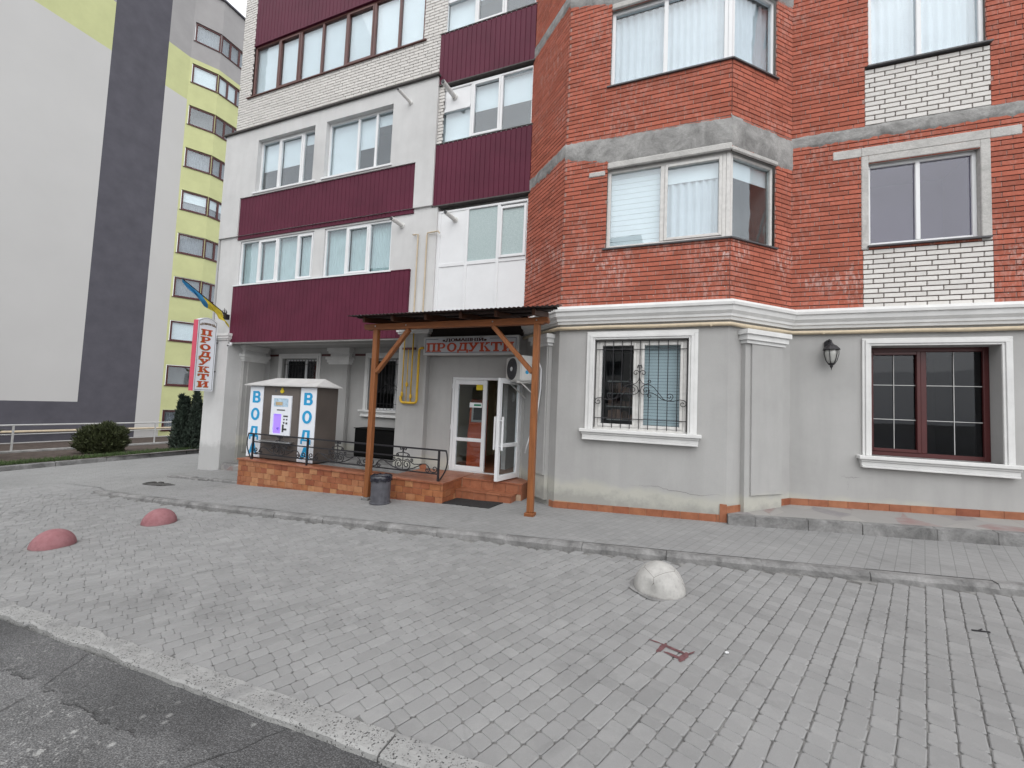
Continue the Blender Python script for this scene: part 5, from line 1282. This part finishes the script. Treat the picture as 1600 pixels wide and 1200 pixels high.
tag(m.build('paper_scrap', 'pvc', fix=True), 'tiny white paper scrap on the setts right of the red mark', 'litter')

# ------------------------------------------------------------------ neighbouring block on the left
nbk = empty('neighbour_block', (-34, 14, -1.5), 'tall pale grey and yellow apartment block with a dark stripe at far left', 'building')
FG = Fr(-30, 0, 0, 1)                        # gable wall faces +X; u runs along +Y
TOP = 28.6
def nb(mat, rects, name='painted_wall'):
    m = MB()
    for a, b, c, e in rects: panel(m, FG, a, b, c, e)
    m.build(name, mat, nbk, fix=False)
nb('wall_light', [(-6, 12.30, .83, 20.8), (14.95, 16.2, -2.6, 20.8)]); nb('wall_dark', [(12.30, 14.95, -2.6, TOP), (-6, 12.30, -2.6, .83)], 'dark_stripe')
nb('wall_yellow', [(-6, 12.30, 20.8, 23.7), (14.95, 16.2, 20.8, 23.7)], 'yellow_band'); nb('wall_grey', [(-6, 12.30, 23.7, TOP), (14.95, 16.2, 23.7, TOP)], 'grey_top')
FA = Fr(-30, 16.2, .5, .866); FZ = Fr(-30+.5*1.55, 16.2+.866*1.55, 0, 1); LA = 1.55
zt = [.43+2.87*k for k in range(10)]
ha = [(.12, LA, z-1.33, z) for z in zt]; hz = [(0, 1.9, z-1.33, z) for z in zt]
for mat, c, e in (('wall_yellow', -2.6, 23.7), ('wall_grey', 23.7, TOP)):
    m = MB(); panel(m, FA, 0, LA, c, e, [h for h in ha if c < h[2] < e], 0, .12); panel(m, FZ, 0, 7, c, e, [h for h in hz if c < h[2] < e], 0, .12)
    m.build('bay_wall', mat, nbk, fix=False)
m = MB(); m.quad((-30, -6, TOP), (-30, 16.2, TOP), (-44, 16.2, TOP), (-44, -6, TOP)); m.quad(FA.p(0, 0, TOP), FZ.p(0, 0, TOP), FZ.p(7, 0, TOP), (-44, 24.5, TOP)); m.quad((-30, -6, -3), (-44, -6, -3), (-44, -6, TOP), (-30, -6, TOP))
m.build('flat_roof', 'wall_grey', nbk, fix=False)
m = MB(); sweep(m, [(-30, -6), (-30, 16.2), FZ.p(0, 0, 0)[:2], FZ.p(7, 0, 0)[:2]], [(-.1, TOP), (.12, TOP), (.12, TOP+.12), (-.1, TOP+.12)]); m.build('parapet_flashing', 'wall_dark', nbk)
for k, z in enumerate(zt):
    st = ['G', '', 'bG', 'G', 'G', 'rG'][k % 6]
    w = window(FA, .14, LA-.02, z-1.31, z-.02, .06, [], [st], 'dark_frame', .10, 'glass', nbk, room=.5)
    w.name = 'window'; sill(w, FA, .08, LA+.0, z-1.33, .05, 'dark_frame', -.1, .03)
    w = window(FZ, .02, 1.86, z-1.31, z-.02, .06, [.66, 1.28], [st, st, 'G'], 'dark_frame', .11, 'glass', nbk, room=.5); sill(w, FZ, 0, 1.95, z-1.33, .05, 'dark_frame', -.1, .03)

# planted bed, low wall and ramp railing in front of it
bed = struct('planting_bed', sheet(MB(), [-30, -24, -21, -19, -17, -16.8, -16.51], lsp(-4, 40, 22), lambda x, y: gz(x)+.04+(.10 if -22 < x < -16.5 else 0)), 'soil', fix=False)
kx = lambda y: -16.30-.09*(y-5.3) if y < 12 else -16.9
kb2 = empty('driveway_kerb', (-16.5, 8, -.7)); tag(kb2, kind='structure')
y = -2.
while y < 24:
    q = lambda yy, x, z: (kx(yy)+x, yy, z); a, b = y+.006, y+1.2-.006; z = gz(-16.4)
    MB().hexa([q(a, -.16, z-.05), q(a, 0, z-.05), q(b, 0, z-.05), q(b, -.16, z-.05), q(a, -.16, z+.13), q(a, -.01, z+.13), q(b, -.01, z+.13), q(b, -.16, z+.13)]).build('kerb_stone', 'kerb', kb2, bevel=.015); y += 1.2
rw_ = tag(MB().box(-21.3, -21.05, -4, 14, -1.2, -.68).build('retaining_wall', 'concrete', bevel=.02), 'low concrete retaining wall below the grey ramp railing', 'wall')
rr_ = empty('ramp_railing', (-21.15, 6, -.68), 'pale grey tube railing on the low wall before the neighbouring block', 'railing')
for y in lsp(-3.4, 13.4, 8): MB().tube([(-21.15, y, -.68), (-21.15, y, .20)], .03, 8).build('post', 'galv', rr_)
for z, r_ in ((.20, .03), (-.12, .018), (-.42, .018)): MB().tube([(-21.15, -4, z), (-21.15, 13.8, z)], r_, 8).build('rail', 'galv', rr_)
yp = empty('yellow_wall_pipe', (-29.8, 6, -.6), 'pale yellow gas pipe running low along the neighbouring block', 'pipe')
MB().tube([(-29.75, -4, -.62), (-29.75, 15, -.70), (-29.75, 18, -.72)], .06, 8).build('pipe', 'cream_pipe', yp)
for y in (3, 8, 13): MB().box(-30, -29.7, y-.03, y+.03, -.78, -.72).build('bracket', 'galv', yp)

# shrubs
def shrub(name, label, c, rad, n, leaf, mat, shape, seed, group=None):
    o = empty(name, c, label, 'shrub', group); r = random.Random(seed); m = MB()
    H = rad[2]
    for i in range(n):
        t = r.random()
        while True:
            d = Vector((r.gauss(0, 1), r.gauss(0, 1), r.gauss(0, 1)))
            if d.length > .1: break
        d.normalize(); k = r.uniform(.55, 1.0)**.5
        lump = 1+.26*noise.noise(d*2.3+Vector((seed, 0, 0)))+.22*noise.noise(d*6+Vector((0, seed, 0)))
        if shape == 'ball':
            p = Vector((d.x*rad[0], d.y*rad[1], d.z*H*.5))*k*lump; p.z += H*.40
        else:                                             # upright juniper: several spiky plumes
            q = i % 9; ax = Vector((math.cos(q*2.4)*rad[0]*.5*(q > 0), math.sin(q*2.4)*rad[1]*.5*(q > 0), 0)); hh = H*(1.0 if q == 0 else .55+.4*((q*37) % 10)/10)
            t = r.random()**.85; w_ = (1-t)**.85*.72+.02
            p = ax*(1.0+t*.25)+Vector((d.x*rad[0]*w_*.75, d.y*rad[1]*w_*.75, t*hh))
        if p.z < .02: p.z = r.uniform(.02, .12)
        up_ = (d*.7+Vector((0, 0, .8 if shape == 'ball' else 1.3))+Vector((r.gauss(0, .5), r.gauss(0, .5), r.gauss(0, .4)))).normalized()
        sd_ = up_.cross(Vector((r.gauss(0, 1), r.gauss(0, 1), r.gauss(0, 1)))).normalized(); s = leaf*r.uniform(.6, 1.4)
        P0 = Vector(c)+p
        m.add([P0-sd_*s*.28, P0+sd_*s*.28, P0+up_*s*1.3], [(0, 1, 2)])
    m.build('foliage', mat, o, fix=False)
    s = MB()
    for k in range(5):
        a = k*1.257; s.tube([c, (c[0]+.25*rad[0]*math.cos(a), c[1]+.25*rad[1]*math.sin(a), c[2]+H*.35), (c[0]+.5*rad[0]*math.cos(a), c[1]+.5*rad[1]*math.sin(a), c[2]+H*.6)], [.05, .03, .012], 6)
    s.build('stem', 'bark', o); return o
shrub('thuja_bush', 'round clipped dark green bush in the middle of the bed', (-18.55, 8.35, gz(-18.55)+.1), (.66, .66, 1.12), 11000, .075, 'leaf_dark', 'ball', 2)
shrub('juniper_shrub', 'tall spiky dark juniper beside the left pier of the brick building', (-17.45, 10.65, gz(-17.45)+.08), (.74, .74, 2.3), 14000, .10, 'leaf_jun', 'spike', 3)
shrub('thuja_bush', 'dark bush cut off by the left edge of the picture', (-19.2, 5.25, gz(-19.2)+.1), (.7, .7, 1.5), 8000, .10, 'leaf_dark', 'ball', 6)
shrub('low_shrub', 'low green ground shrub at the foot of the tall juniper', (-17.25, 10.9, gz(-17.3)+.05), (.3, .6, .32), 3500, .07, 'grass', 'ball', 8)
m = MB(); r = random.Random(9)
for i in range(15000):
    y = r.uniform(-2, 16); x = kx(y)-.16-abs(r.gauss(0, .38)); s = r.uniform(.06, .15); a = r.uniform(0, 6.28); l = r.gauss(0, .04)
    z = gz(x)+.11; m.add([(x-.012*math.cos(a), y-.012*math.sin(a), z), (x+.012*math.cos(a), y+.012*math.sin(a), z), (x+l, y+l, z+s)], [(0, 1, 2)])
tag(m.build('grass', 'grass', fix=False), 'thin green grass along the driveway kerb', 'grass', kind='stuff')

# ------------------------------------------------------------------ block across the street, behind the viewer (its reflection shows in the panes)
op = empty('facing_block', (-20, -30, -.8), 'grey apartment block across the street, seen only as reflection in the window panes', 'building')
FOp = Fr(-3, -29, -1, 0)                     # faces +Y; u runs towards -X
MT['op_wall'] = simple('grey_brown_render', (.21, .20, .19), .9, .12, 1.2, .1, 40, .2)
hs_ = [(1.6+3.2*i, 3.2+3.2*i, 2.2+2.9*k, 3.7+2.9*k) for i in range(11) for k in range(6)]
m = MB(); panel(m, FOp, 0, 37, -1, 19.2, hs_, 0, .15); panel(m, FOp, -5, 0, -1, 15.5); m.quad(FOp.p(-5, 0, -1), FOp.p(-5, 0, 15.5), FOp.p(-5, -12, 15.5), FOp.p(-5, -12, -1)); m.quad(FOp.p(0, 0, 15.5), FOp.p(0, 0, 19.2), FOp.p(0, -12, 19.2), FOp.p(0, -12, 15.5))
m.build('wall', 'op_wall', op, fix=False)
for a, b, c, e in hs_: MB().fbox(FOp, a, b, -.2, -.15, c, e).build('window', 'glass_dark', op)
MB().fbox(FOp, 0, 37, -12, .2, 19.2, 19.5).build('roof', 'op_wall', op); MB().fbox(FOp, -5, -.01, -12, .2, 15.5, 15.8).build('roof', 'op_wall', op)
MB().fbox(FOp, .1, 36.9, -.6, -.25, -1, 19).build('inner_wall', 'room', op)
